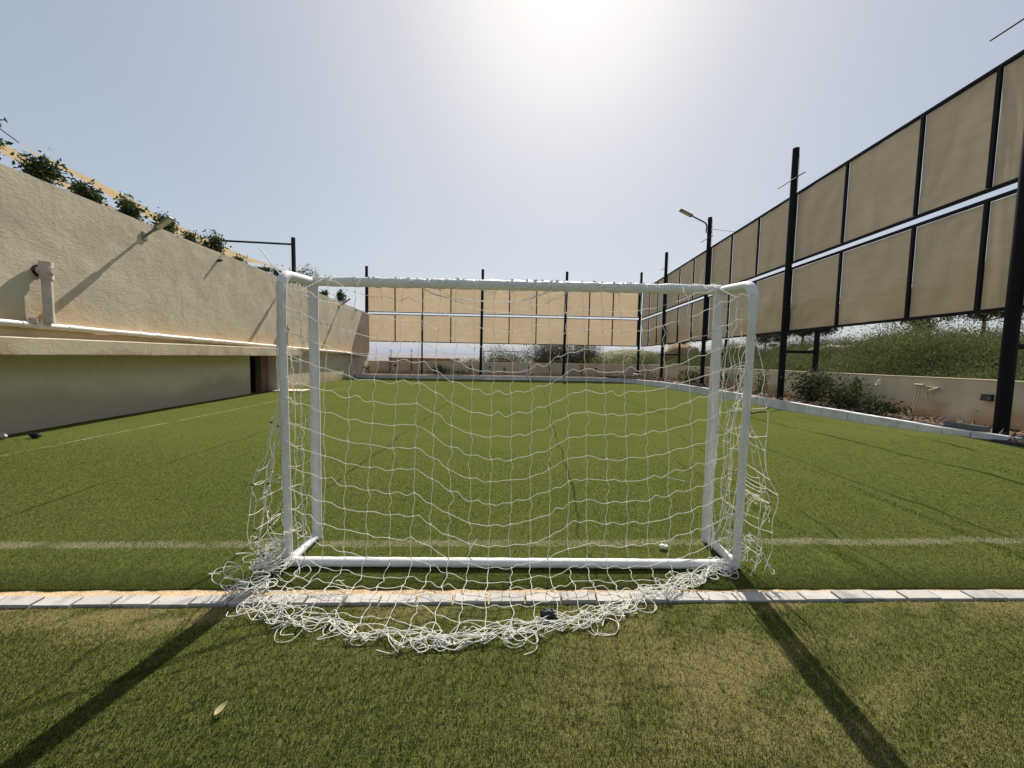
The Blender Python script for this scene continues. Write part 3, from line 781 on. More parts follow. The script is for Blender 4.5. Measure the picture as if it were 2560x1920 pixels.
# ------------------------------------------------------------------ right planter kerb, beds, low walls
kp = [(7.55, 6.05), (7.18, 6.45), (7.07, 7.2), (7.05, 9), (7.05, 12), (7.05, 15), (7.0, 17), (6.82, 18.8), (6.35, 21.5), (5.75, 23.6), (5.1, 24.55), (4.0, 24.95), (2.0, 24.9), (-3.0, 24.42), (-8.0, 23.9), (-11.3, 23.55)]
KP = catmull(np.array([(a, b, 0) for a, b in kp]), 12)
seg = np.linalg.norm(np.diff(KP, axis=0), axis=1); cum = np.concatenate([[0], np.cumsum(seg)])
def kpt(d): return np.array([np.interp(d, cum, KP[:, i]) for i in range(2)])
pk = thing('planter_kerb', None, None, (7.05, 12, 0)); props(pk, kind='structure')
kb = unit_box('kerb_block', M_KERBW, 0.02)
d = 0.0; i = 0
while d < cum[-1] - 0.3:
    Lb = 0.40 if d < 12 else 0.6
    a, b = kpt(d), kpt(d + Lb); c = (a + b) / 2; ang = math.atan2(b[1] - a[1], b[0] - a[0])
    ztop = np.interp(d, [0, 1.0, 3, 8, 14, 20, 40], [0.37, 0.37, 0.355, 0.33, 0.30, 0.22, 0.18]) + 0.003 * math.sin(i * 1.7)
    z0 = -0.12
    put('kerb_block', kb, pk, (c[0] + random.uniform(-.006, .006), c[1], (ztop + z0) / 2), (Lb - (0.008 if d < 8 else 0.003), 0.14, ztop - z0), ang)
    d += Lb; i += 1
# beds
bm = MB()
yy = np.arange(4.0, 29.6, 0.2); uu = np.linspace(0, 1, 9)
xk = np.interp(yy, [4, 6, 7, 15, 17, 18.8, 21.5, 23.6, 24.5, 30], [7.6, 7.55, 7.1, 7.06, 7.02, 6.84, 6.4, 5.8, 5.2, 5.0])
BX = xk[:, None] + 0.03 + (8.5 - xk[:, None]) * uu[None]; BY = yy[:, None] + 0 * uu[None]
BZ = np.interp(BY, [4, 6, 14, 25], [.30, .33, .26, .2]) + 0.10 * (vnoise(BX, BY, 2.2, 3) - 0.5) + 0.12 * np.exp(-((BY - 26.5) / 2.5) ** 2)
bm.grid(np.stack([BX, BY, BZ], -1)[::-1])
props(bm.build('planter_soil', M_SOIL, None, True), kind='structure')
bm = MB(); xx = np.arange(-12.6, 6.6, 0.3); vv = np.linspace(0, 1, 12)
yk0 = np.interp(xx, [-12.6, -11.3, -8, -3, 2, 4, 5.1, 6.6], [23.45, 23.6, 23.95, 24.47, 24.95, 25.0, 24.6, 24.6])
FX = xx[:, None] + 0 * vv[None]; FY = yk0[:, None] + 0.03 + (28.95 + 0.106 * xx[:, None] - yk0[:, None]) * vv[None]
FZ = 0.12 + 0.09 * (vnoise(FX, FY, 1.8, 3) - 0.5)
bm.grid(np.stack([FX, FY, FZ], -1)); props(bm.build('far_bed_soil', M_SOIL, None, True), kind='structure')

def low_wall(name, A, B, zA, zB, th, label, mat):
    A = np.array(A, float); B = np.array(B, float); D = B - A; Ln = np.linalg.norm(D); D /= Ln; Nn = np.array([-D[1], D[0]])
    t = thing(name, label, 'wall', (A[0], A[1], 0))
    s = np.linspace(0, Ln, 60); zt = zA + (zB - zA) * s / Ln + 0.012 * (vnoise(s, s * 0, 0.8, 2) - .5)
    def P(o, z): return np.stack([A[0] + D[0] * s + Nn[0] * o, A[1] + D[1] * s + Nn[1] * o, z + 0 * s], -1)
    m = MB(); Q = np.stack([P(0, 0 * s - .3), P(0, zt - 0.025), P(th, zt - 0.025), P(th, 0 * s - .3)], 1); m.grid(Q[::-1] if th < 0 else Q); m.build('wall_body', mat, t)
    c = MB(); sg = 1 if th > 0 else -1; Q = np.stack([P(-.006 * sg, zt - 0.027), P(-.008 * sg, zt), P(th + .008 * sg, zt), P(th + .006 * sg, zt - 0.027)], 1); c.grid(Q[::-1] if th < 0 else Q); c.build('coping', M_WALLTOP, t)
    return t
low_wall('garden_wall', (8.42, 3.0), (8.42, 30.2), 1.20, 1.07, -0.22, 'low cream wall along the right planter, orange stained at its foot', M_WALL_R)
low_wall('garden_wall', (-12.6, 27.65), (8.30, 29.85), 0.98, 1.07, 0.22, 'low cream wall across the far end behind the far goal', M_WALL_F)

# ------------------------------------------------------------------ shade-cloth fences
def cloth_panel(par, A, B, z0, z1, seed, bulge=0.025):
    A = np.array(A, float); B = np.array(B, float)
    u = np.linspace(0, 1, 19); v = np.linspace(0, 1, 19); U, Vv = np.meshgrid(u, v, indexing='ij')
    D = (B - A); N = np.array([-D[1], D[0]]) / np.linalg.norm(D)
    rg = np.random.default_rng(seed)
    bl = bulge * np.sin(np.pi * U) * np.sin(np.pi * Vv) * rg.uniform(-1, 1) + 0.016 * np.sin(np.pi * U) * (vnoise(U * 3 + seed, Vv * 1.0, 1.7, 2) - .5) * 2 \
        + 0.008 * np.sin((U * 3 + Vv * rg.uniform(-3, 3)) * 4 + seed) * np.sin(np.pi * U) * np.sin(np.pi * Vv)
    cu, cv = rg.choice([0.0, 1.0]), rg.choice([0.0, 1.0])          # drag folds fanning out of one corner
    an = np.arctan2(np.abs(Vv - cv) + .05, np.abs(U - cu) + .05); ds = np.hypot(U - cu, Vv - cv)
    bl = bl * .7 + 0.009 * np.sin(an * rg.uniform(9, 15) + seed) * np.exp(-(ds / .55) ** 2) * np.minimum(1, ds * 4) * rg.uniform(.2, 1)
    P = np.stack([A[0] + D[0] * U + N[0] * bl, A[1] + D[1] * U + N[1] * bl, z0 + (z1 - z0) * Vv], -1)
    return MB().grid(P).build('cloth_panel', M_CLOTH, par, True)

def fence_pole(par, x, y, z0, z1, r, rods=True, rod_dir=(0, 1), lean=0.0):
    m = MB(); m.tube(np.array([(x, y, z0), (x + lean * .5, y, (z0 + z1) / 2), (x + lean, y, z1)]), r, 18); p = m.build('pole', M_BLACK, par, True)
    if rods:
        z = z0 + 6.42 if z0 < 1 else z1 - .9
        q = np.array([x, y, 6.78]); dd = np.array([rod_dir[0], rod_dir[1], 0.05])
        m = MB(); m.tube(np.stack([q - dd * 0.62 - np.array([r + .01, 0, 0]), q + dd * 0.62 - np.array([r + .01, 0, 0])]), 0.014, 6); m.build('cross_rod', M_BLACK, p, True)
        m = MB(); m.tube(catmull(np.array([(x + r + .01, y, z1 - .1), (x + r + .05, y + .03, z1 - .5), (x + r + .02, y, z1 - 1.2)]), 6), 0.005, 4); m.build('tie_wire', M_BLACK, p)
    return p

rfz = (2.40, 4.225, 4.44, 6.42)
rf = thing('shade_fence', 'tall black framed fence of tan shade cloth along the right side', 'fence', (7.5, 12.4, 0.3))
poles_r = [0.9, 6.68, 12.38, 18.05, 23.75, 29.15]
for k, y in enumerate(poles_r):
    fence_pole(rf, 7.5, y, 0.1, 7.70, 0.088, k < 5)
    # stub support standing on the low wall with a link bar
    if y < 29:
        m = MB(); m.box((8.5, y + 0.05, 1.78), (0.10, 0.10, 1.26)); m.box((8.5, y + .05, 1.17), (.2, .2, .03)); m.build('stub_post', M_BLACK, rf)
        m = MB(); m.box((8.035, y + 0.05, 1.75), (0.83, 0.08, 0.08)); m.build('link_bar', M_BLACK, rf)
XF = 7.68
mul = [0.9, 2.8, 4.8, 6.80, 7.36, 8.66, 10.57, 12.50, 14.43, 16.3, 18.15, 20.0, 21.9, 23.85, 25.6, 27.4, 29.1]
for z in (rfz[0] - .025, 4.262, 4.433, rfz[3] + .03):
    m = MB(); m.box((XF, (0.9 + 29.15) / 2, z), (0.06, 28.2, 0.055)); m.build('rail', M_BLACK, rf)
for y in mul:
    for z0, z1 in ((rfz[0], rfz[1]), (rfz[2] + .035, rfz[3])):
        m = MB(); m.box((XF - 0.012, y, (z0 + z1) / 2), (0.05, 0.06, z1 - z0)); m.build('mullion', M_BLACK, rf)
for k, (a, b) in enumerate(zip(mul[:-1], mul[1:])):
    for j, (z0, z1) in enumerate(((rfz[0], rfz[1]), (rfz[2] + .035, rfz[3]))):
        cloth_panel(rf, (XF + .028, a + .02), (XF + .028, b - .02), z0, z1, 10 * k + j)

FB = lambda x: 28.15 + 0.106 * x
ff = thing('shade_fence', 'tan shade cloth fence with black poles across the far end', 'fence', (-2, FB(-2), 0.2))
poles_f = [-11.93, -3.92, 2.02]
for x in poles_f:
    fence_pole(ff, x, FB(x), 0.0, 7.55, 0.095, False, lean=0.08)
m = MB(); m.box((-8.05, FB(-8.05), 2.2), (0.09, 0.09, 4.4)); m.build('thin_post', M_BLACK, ff)
off = 0.16
mulf = [-11.85, -9.97, -8.05, -6.08, -3.92, -1.95, -0.02, 2.02, 3.78, 5.5, 7.35]
dirf = np.array([1, .106]) / math.hypot(1, .106)
axf = np.array([[dirf[0], dirf[1], 0], [-dirf[1], dirf[0], 0], [0, 0, 1]])
Lf = 19.25 * math.hypot(1, .106)
for z, o in ((rfz[0] - .03, 0), (4.262, 0), (4.433, 0), (rfz[3] + .03, 0)):
    xm = (-11.85 + 7.4) / 2; m = MB(); m.box((xm, FB(xm) + off, z + 0.02), (Lf, 0.06, 0.055), axf); m.build('rail', M_BLACK, ff)
for x in mulf:
    for z0, z1 in ((rfz[0], rfz[1]), (rfz[2] + .04, rfz[3])):
        m = MB(); m.box((x, FB(x) + off - .012, (z0 + z1) / 2 + .02), (0.07, 0.05, z1 - z0), axf); m.build('mullion', M_BLACK, ff)
for k, (a, b) in enumerate(zip(mulf[:-1], mulf[1:])):
    for j, (z0, z1) in enumerate(((rfz[0], rfz[1]), (rfz[2] + .04, rfz[3]))):
        cloth_panel(ff, (a + .02, FB(a) + off + .03), (b - .02, FB(b) + off + .03), z0 + .02, z1 + .02, 200 + 10 * k + j)

# street lamp fixed to the third pole
sl_ = thing('pole_lamp', 'street lamp on a slanted arm near the top of a fence pole', 'lamp', (7.5, 18.05, 7.3))
m = MB(); m.tube(catmull(np.array([(7.36, 18.05, 7.05), (7.34, 18.05, 7.42), (7.05, 18.05, 7.6), (6.75, 18.05, 7.75)]), 6), 0.03, 8); m.build('arm', M_BLACK, sl_, True)
m = MB(); m.tube(np.array([(7.5, 18.05, 7.02), (7.5, 18.05, 7.12)]), 0.10, 12); m.tube(np.array([(7.5, 18.05, 7.25), (7.5, 18.05, 7.30)]), 0.10, 12); m.build('clamp', M_BLACK, sl_, True)
axl = np.array([[-0.89, 0, 0.45], [0, 1, 0], [-0.45, 0, -0.89]])
m = MB(); m.bbox((6.46, 18.05, 7.895), (0.62, 0.24, 0.07), axl, 0.02); h = m.build('lamp_head', M_GREYMETAL, sl_)
m = MB(); m.bbox((6.44, 18.05, 7.86), (0.45, 0.18, 0.02), axl, 0.004); m.build('lens', M_LED, h)
m = MB(); m.tube(catmull(np.array([(7.6, 18.05, 7.2), (9.5, 18.3, 7.1), (13.0, 18.8, 7.15)]), 8), 0.008, 4); m.build('wire', M_BLACK, sl_)

# ------------------------------------------------------------------ goals
GO = np.array([-0.14, 2.975]); GU = np.array([.9966, .0819]); GN = np.array([.0819, -.9966])
def G(s, d, z):
    s, d, z = np.broadcast_arrays(np.asarray(s, float), np.asarray(d, float), np.asarray(z, float))
    return np.stack([GO[0] + GU[0] * s + GN[0] * d, GO[1] + GU[1] * s + GN[1] * d, z], -1)
def wob_tube(P, r, sides, amp, seed):
    """taped tube: slightly uneven surface"""
    P = np.asarray(P, float)
    m = MB(); m.tube(P, r, sides)
    rg = np.random.default_rng(seed)
    v = m.V[0].reshape(len(P), sides, 3); cen = P[:, None]
    f = 1 + amp * rg.normal(size=(len(P), sides, 1)) * 0.5 + amp * rg.normal(size=(len(P), 1, 1))
    m.V[0] = (cen + (v - cen) * f).reshape(-1, 3)
    return m
HW, HT, DP = 1.53, 2.012, 0.40
goal = thing('football_goal', 'white taped football goal frame in the foreground', 'goal', tuple(G(0, 0, 0)))
wob_tube(np.stack([G(s, 0, HT - 0.035) for s in np.linspace(-HW, HW, 90)]), 0.036, 14, 0.05, 1).build('crossbar', M_TAPE, goal, True)
for sg in (-1, 1):
    wob_tube(np.stack([G(sg * HW, 0, z) for z in np.linspace(0.0, HT - 0.03, 50)]), 0.036, 14, 0.015, 3 + sg).build('front_post', M_TAPE, goal, True)
    # rear upright with its bent top that meets the crossbar end
    arc = [(DP, z) for z in np.linspace(0.02, HT - 0.16, 34)] + [(DP - 0.10 * (1 - math.cos(a)), HT - 0.16 + 0.10 * math.sin(a)) for a in np.linspace(0.15, math.pi / 2, 8)] \
        + [(dd, HT - 0.057 + 0.004 * k) for k, dd in enumerate(np.linspace(DP - 0.14, 0.0, 5))]
    rr = np.array([0.0255 if z < HT - 0.35 else 0.0255 + 0.008 * min(1, (z - HT + 0.35) / 0.2) for dd, z in arc])
    m = MB(); m.tube(np.stack([G(sg * (HW + 0.012 * z / HT), dd, z) for dd, z in arc]), rr, 14); m.build('rear_upright', M_TAPE, goal, True)
    m = MB(); m.tube(np.stack([G(sg * HW, dd, 0.035) for dd in np.linspace(0.0, DP, 5)]), 0.031, 12); m.build('side_bar', M_TAPE, goal, True)
wob_tube(np.stack([G(s, DP, 0.036) for s in np.linspace(-HW, HW, 70)]), 0.0315, 14, 0.02, 9).build('ground_bar', M_TAPE, goal, True)
# torn flaps of tape along the crossbar
rg = np.random.default_rng(21); m = MB()
for k in range(170):
    s = rg.uniform(-HW, HW); a = rg.uniform(-0.5, 1.9); r0 = 0.037; L = rg.uniform(.006, .022); w = rg.uniform(.005, .03)
    c = np.array([math.sin(a), math.cos(a)]); tdir = np.array([math.cos(a), -math.sin(a)])
    p0 = [G(s, c[0] * r0, HT - .035 + c[1] * r0), G(s + w, c[0] * r0, HT - .035 + c[1] * r0)]
    e = c * (r0 + rg.uniform(.002, .010)) - tdir * L
    p1 = [G(s + w * rg.uniform(.3, .9), e[0], HT - .035 + e[1]), G(s + w * rg.uniform(-.1, .3), e[0], HT - .035 + e[1])]
    m.add(np.stack(p0 + p1), [[[0, 1, 2, 3]]])
props(m.build('torn_tape', M_TAPE, goal), kind='stuff')
ties = [((-1.55, .39, 1.94), (-1.66, .42, 2.10)), ((1.36, .02, 2.0), (1.40, .0, 2.13)), ((-1.50, .2, 1.84), (-1.36, .04, 1.835)), ((0.25, .03, 2.015), (0.25, .045, 1.95)), ((1.20, .0, 0.52), (1.34, .0, .49)), ((-.32, .36, .10), (-.27, .33, .17))]
for a, b in ties:
    m = MB(); m.tube(np.stack([G(*a), G(*b)]), 0.0035, 5); m.build('cable_tie', M_WHITEPL, goal)

# ---- the net
PX = np.array([-1.53, -1.39, -1.25, -1.12, -.965, -.82, -.68, -.56, -.44, -.31, -.2, -.09, -.04, .09, .22, .337, .46, .606, .74, .876, 1.02, 1.15, 1.286, 1.42, 1.52])
PD = np.array([0, .059, .116, .159, .186, .202, .199, .27, .34, .391, .41, .41, .406, .385, .345, .28, .253, .272, .272, .264, .24, .205, .154, .084, .057])
PD = PD - .018 * (PX + 1.53)
COLS = np.array([-1.53, -1.42, -1.285, -1.15, -1.0, -.85, -.70, -.575, -.455, -.32, -.18, -.04, .095, .225, .35, .478, .615, .755, .90, 1.045, 1.19, 1.315, 1.43, 1.525])
GP_L = np.array([0, .09, .26, .31, .41, .47, .9]); GP_D = np.array([.44, .50, .66, .70, .79, .83, 1.25]); GP_Z = np.array([.06, .008, .015, .036, .036, .01, .006])
BS = np.array([-1.62, -1.52, -1.27, -.96, -.67, -.39, 0, .44, .71, 1.02, 1.37, 1.55]); BD = np.array([.80, .90, .967, 1.056, 1.138, 1.15, 1.08, .96, .82, .667, .486, .40])
def net_node(s, zraw, rg, jit=0.004):
    """point of the hanging net; zraw below 0.06 runs on along the ground"""
    sj = s + rg.normal() * jit
    side = float(smooth(0.95, 1.5, abs(s)))
    if zraw >= 0.06:
        cen = 0.03 + 0.40 * (1 - (min(zraw, 2.0) / 2.0) ** 1.6)
        d = cen * (1 - side) + 0.425 * side + rg.normal() * 0.006
        return G(sj, d, zraw + rg.normal() * jit)
    g = 0.06 - zraw
    d = np.interp(g, GP_L, GP_D); z = np.interp(g, GP_L, GP_Z)
    lim = np.interp(s, BS, BD) - 0.02
    if d > lim:
        d = lim + rg.normal() * 0.035; z = 0.015 + abs(rg.normal()) * 0.015
        if .68 < d < .80: z += .03
    return G(sj, d + rg.normal() * .012, z + abs(rg.normal()) * .008)
rg = np.random.default_rng(5)
ROWS = list(range(-3, 19))
nodes = {}
for k in ROWS:
    for j, s in enumerate(COLS):
        dz = np.interp(s, PX, PD)
        z = 1.887 - .147 * k - 1.07 * dz
        if z > HT - .04: continue
        nodes[(k, j)] = net_node(s, z, rg)
def sag_strand(P, amp, rg, axis, n=5):
    """insert wavy midpoints between knots"""
    out = [P[0]]
    for a, b in zip(P[:-1], P[1:]):
        L = np.linalg.norm(b - a)
        for t, w in ((.33, 1), (.67, -.6)):
            q = a * (1 - t) + b * t
            q = q + axis * amp * w * rg.normal(0.5, .7) + rg.normal(size=3) * .001
            if q[2] < .005: q[2] = .006 + abs(rg.normal()) * .006
            out.append(q)
        out.append(b)
    return catmull(np.array(out), 4)
net = thing('goal_net', 'white knotted net hanging from the near goal, its hem heaped on the ground', 'net', tuple(G(0, .35, 0)))
R0 = 0.0019
m = MB(); kn = MB()
ax_s = np.array([GU[0], GU[1], 0])
for k in ROWS:
    js = sorted(j for (kk, j) in nodes if kk == k)
    run = []
    for j in js:
        if run and j != run[-1] + 1:
            if len(run) > 1: m.tube(sag_strand(np.array([nodes[(k, q)] for q in run]), .012, rg, np.array([0, 0, 1.])), R0, 5, False)
            run = []
        run.append(j)
    if len(run) > 1:
        P = [nodes[(k, q)] for q in run]
        if k < 1:   # ends tied up to the crossbar
            if run[0] > 0: P = [G(COLS[run[0]] - .08, .02, HT - .01)] + P
            if run[-1] < len(COLS) - 1: P = P + [G(COLS[run[-1]] + .08, .02, HT - .01)]
        m.tube(sag_strand(np.array(P), .012, rg, np.array([0, 0, 1.])), R0, 5, False)
for j, s in enumerate(COLS):
    ks = sorted(kk for (kk, jj) in nodes if jj == j)
    P = [nodes[(k, j)] for k in ks]
    if ks and ks[0] < 3 and 0 < j < len(COLS) - 1: P = [G(s + rg.normal() * .02, .03, HT + .002)] + P
    m.tube(sag_strand(np.array(P), .010, rg, ax_s), R0 * 0.95, 5, False)
for (k, j), p in nodes.items():
    kn.box(p, (.0085, .0085, .0085), np.array(Euler((k, j, 1)).to_matrix()))
m.build('back_panel', M_NET, net, True)
props(kn.build('knots', M_NET, net), kind='stuff')
# thick edge rope sagging under the crossbar
rope = catmull(np.stack([G(s, d, z) for s, d, z in ((-.80, .035, HT - .02), (-.60, .05, 1.885), (-.3, .055, 1.85), (-.05, .055, 1.85), (.13, .05, 1.89), (.34, .035, HT - .02))]), 6)
m = MB(); m.tube(rope, 0.005, 6, False); m.build('edge_rope', M_NET, net, True)

def loop_curve(rg, c, rad, n=9, turn=1.6, flatz=0.3):
    """loose loop of cord"""
    th = np.linspace(0, 2 * np.pi * turn, n) + rg.random() * 6.28
    rr = rad * (0.75 + 0.45 * np.interp(np.arange(n), np.linspace(0, n - 1, 4), rg.random(4)))
    e = rg.uniform(.45, 1.0); phi = rg.random() * 3.14
    x = np.cos(th) * rr; y = np.sin(th) * rr * e
    dr = np.cumsum(rg.normal(size=(n, 2)) * rad * .16, axis=0)
    return np.stack([c[0] + x * math.cos(phi) - y * math.sin(phi) + dr[:, 0], c[1] + x * math.sin(phi) + y * math.cos(phi) + dr[:, 1], c[2] + np.interp(np.arange(n), np.linspace(0, n - 1, 5), rg.normal(size=5)) * flatz * rad], -1)
def floor_fix(sd, rg):
    """(s,d,z) arrays: keep cord above turf and kerb"""
    zf = np.where((sd[:, 1] > .68) & (sd[:, 1] < .80), .036, .008)
    zf = np.where((sd[:, 1] > .36) & (sd[:, 1] < .44) & (np.abs(sd[:, 0]) < 1.53), .07, zf)
    sd[:, 2] = np.maximum(sd[:, 2], zf + np.abs(rg.normal(size=len(sd))) * .006)
    return sd
def along(t): return np.interp(t, np.linspace(0, 1, len(BS)), BS), np.interp(t, np.linspace(0, 1, len(BS)), BD)
# hem heaped along the ground
m = MB()
for i in range(18):
    t0 = rg.uniform(0.06, .80); L = rg.uniform(.12, .38); n = int(7 + L * 46)
    t = np.clip(np.linspace(t0, t0 + L, n) + rg.normal(size=n) * .009, 0, 1)
    s, d = along(t)
    ph = rg.random() * 6.28; fr_ = rg.uniform(.6, 1.3)
    spread = 0.04 + .05 * rg.random()
    d = d - .03 + spread * np.sin(np.arange(n) * fr_ + ph) + rg.normal(size=n) * .009
    s = s + .03 * np.cos(np.arange(n) * fr_ + ph) + rg.normal(size=n) * .006
    z = .012 + np.abs(rg.normal(size=n)) * .02
    sd = floor_fix(np.stack([s, d, z], -1), rg)
    m.tube(catmull(G(sd[:, 0], sd[:, 1], sd[:, 2]), 5), R0, 5, False)
for i in range(34):
    t = rg.uniform(.10, .97); s, d = along(t)
    sd = floor_fix(loop_curve(rg, (s + rg.normal() * .03, d - .02 + rg.normal() * .035, .02), rg.uniform(.035, .08)), rg)
    m.tube(catmull(G(sd[:, 0], sd[:, 1], sd[:, 2]), 5), R0, 5, False)
m.build('heaped_hem', M_NET, net, True)
# big tangle at the left foot
m = MB()
for i in range(42):
    q = rg.random()
    if q < .45: c = (-1.62 + rg.normal() * .10, .50 + rg.normal() * .07, .05 + abs(rg.normal()) * .06)
    elif q < .85: c = (-1.45 + rg.normal() * .13, .84 + rg.normal() * .09, .03 + abs(rg.normal()) * .04)
    else: c = (-1.52 + rg.normal() * .08, .64 + rg.normal() * .07, .05 + abs(rg.normal()) * .04)
    c = (max(c[0], -1.63), c[1], c[2])
    sd = floor_fix(loop_curve(rg, c, rg.uniform(.035, .095), int(rg.integers(11, 18)), rg.uniform(1.0, 2.4), .45), rg)
    m.tube(catmull(G(sd[:, 0], sd[:, 1], sd[:, 2]), 5), R0, 5, False)
m.build('left_tangle', M_NET, net, True)
# side nets gathered along the rear uprights
def side_bunch(sg, strands, name, ztops, out, links, loops):
    m = MB(); lines = []
    for i in range(strands):
        zt = ztops(i); f = i / max(1, strands - 1)
        n = max(6, int(zt / .085)); z = np.linspace(zt, .05, n)
        a = (zt - z) / zt
        s = sg * (1.535 + (out[0] + (out[1] - out[0]) * f) * np.minimum(1, a * 2.2) ** .8 - out[2] * smooth(.75, 1, a)) + rg.normal(size=n) * .011
        d = .42 + (rg.uniform(-.30, .14)) * np.minimum(1, a * 2.5) + rg.normal(size=n) * .012
        P = G(s, d, z); lines.append(P); m.tube(catmull(P, 5), R0, 5, False)
    for _ in range(links):
        a = rg.integers(0, strands - 1); b = a + 1; A, B = lines[a], lines[b]
        i = rg.integers(1, len(A) - 1)
        if A[i, 2] > B[0, 2]: continue
        kz = np.argmin(np.abs(B[:, 2] - A[i, 2]))
        mid = (A[i] + B[kz]) / 2 + np.array([0, 0, -.025 * rg.random()]) + rg.normal(size=3) * .012
        m.tube(catmull(np.stack([A[i], mid, B[kz]]), 6), R0, 5, False)
        m.box(A[i], (.009,) * 3); m.box(B[kz], (.009,) * 3)
    for _ in range(loops):
        z = abs(rg.normal()) * .28 + .06
        c = (sg * (1.56 + rg.normal() * .06), .42 + rg.normal() * .06, z)
        sd = loop_curve(rg, c, rg.uniform(.02, .055), 9, rg.uniform(.8, 1.6), .9); sd[:, 2] = np.maximum(sd[:, 2], .012)
        m.tube(catmull(G(sd[:, 0], sd[:, 1], sd[:, 2]), 5), R0, 5, False)
    m.build(name, M_NET, net, True)
side_bunch(-1, 9, 'left_side_net', lambda i: rg.uniform(1.0, 1.14) if i > 2 else rg.uniform(1.3, 1.8), (.01, .18, .06), 34, 13)
side_bunch(1, 10, 'right_side_net', lambda i: rg.uniform(.85, 1.3) if i > 4 else rg.uniform(1.4, 1.85), (-.02, .14, .07), 34, 20)
# gathered edge cords
for sg, pts in ((-1, [(1.545, .43, 1.9), (1.56, .43, 1.5), (1.565, .43, 1.05), (1.60, .44, .75), (1.65, .46, .42), (1.70, .48, .10)]), (1, [(1.52, .30, 1.86), (1.47, .26, 1.6), (1.455, .24, 1.2), (1.44, .24, .8), (1.43, .22, .45), (1.46, .25, .09)])):
    m = MB(); P = np.array([[sg * a, b, c] for a, b, c in pts])
    for _ in range(3):
        Q = catmull(P, 8); Q = Q + rg.normal(size=Q.shape) * .003
        m.tube(G(Q[:, 0], Q[:, 1], Q[:, 2]), 0.0026, 5, False)
    m.build('edge_rope', M_NET, net, True)
# side panels between front posts and rear uprights
for sg in (-1, 1):
    m = MB(); dcs = [.08, .18, .29]
    for d0 in dcs:
        z = np.linspace(1.92, .12, 22); P = G(sg * (1.53 + rg.normal(size=22) * .008), d0 + rg.normal(size=22) * .012, z); m.tube(catmull(P, 4), R0, 5, False)
    for k in range(12):
        z0 = 1.86 - .145 * k
        P = np.array([G(sg * 1.53, d, z0 - .05 * math.sin(np.pi * min(1, max(0, d / .40))) + rg.normal() * .012) for d in (.0, .08, .18, .29, .40)])
        m.tube(catmull(P, 5), R0, 5, False)
    m.build('side_panel', M_NET, net, True)
# dark lump caught in the hem, paper scrap, leaf
lump('black_clod', (0.10, 2.06, 0.03), (0.045, 0.03, 0.035), M_BLACKPL, 'small black lump caught in the heaped net hem', 'debris', 8, 8, .6)
lump('paper_scrap', (1.00, 2.93, 0.03), (0.034, 0.02, 0.013), M_WHITEPL, 'crumpled white paper scrap inside the goal near right post', 'litter', 9, 8, .8)
a = np.linspace(0, 1, 9); v = np.linspace(-1, 1, 5); A, Vv = np.meshgrid(a, v, indexing='ij')
wl_ = 0.015 * np.sin(np.pi * A ** .7) ** .8
lp = np.stack([-1.215 + (A - .5) * .022 + Vv * wl_ * .9, 1.385 + (A - .5) * .045 - Vv * wl_ * .4, .018 + .02 * A + .006 * Vv ** 2], -1)
props(MB().grid(lp).build('fallen_leaf', M_LEAFDRY, None, True), 'single pale yellow fallen leaf on the near left turf', 'leaf')

# far goal
def F_(s, d, z):
    o = np.array([-1.87, 24.12]); u = np.array([.994, .106]); w = np.array([-.106, .994])
    s, d, z = np.broadcast_arrays(np.asarray(s, float), np.asarray(d, float), np.asarray(z, float))
    return np.stack([o[0] + u[0] * s + w[0] * d, o[1] + u[1] * s + w[1] * d, z], -1)
fg = thing('football_goal', 'small white football goal at the far end of the pitch', 'goal', tuple(F_(0, 0, 0)))
for nm, P, r in (('crossbar', [(-1.36, 0, 1.78), (1.36, 0, 1.78)], .035), ('front_post', [(-1.36, 0, 0), (-1.36, 0, 1.79)], .04), ('front_post', [(1.36, 0, 0), (1.36, 0, 1.79)], .04),
                 ('rear_upright', [(-1.36, .36, .02), (-1.36, .36, 1.75), (-1.36, .0, 1.78)], .025), ('rear_upright', [(1.36, .36, .02), (1.36, .36, 1.75), (1.36, 0, 1.78)], .025), ('ground_bar', [(-1.36, .36, .03), (1.36, .36, .03)], .03)):
    m = MB(); m.tube(np.stack([F_(*p) for p in P]), r, 10); m.build(nm, M_TAPE, fg, True)
fn = thing('goal_net', 'thin white net of the far goal, sagging to the ground', 'net', tuple(F_(0, .35, 0)))
m = MB(); rgf = np.random.default_rng(77)
for s in np.linspace(-1.36, 1.36, 20):
    z = np.linspace(1.1 + .6 * (abs(s) / 1.36) ** 2, .02, 12); m.tube(F_(s + rgf.normal(size=12) * .01, .36 + .1 * (1 - z), z), .0028, 3, False)
for k in range(11):
    s = np.linspace(-1.36, 1.36, 16); z = np.maximum(.03, 1.7 - .15 * k - .5 * (1 - (s / 1.36) ** 2)); m.tube(F_(s, .36 + .1 * (1 - z), z), .0028, 3, False)
for _ in range(26):
    s = np.linspace(-1.3, 1.3, 30); m.tube(catmull(F_(s + rgf.normal(size=30) * .03, -.12 + rgf.normal(size=30) * .05 + .2 * (s / 1.3) ** 2, .02 + abs(rgf.normal(size=30)) * .03), 2), .005, 3, False)
m.build('net_panel', M_NET, fn)

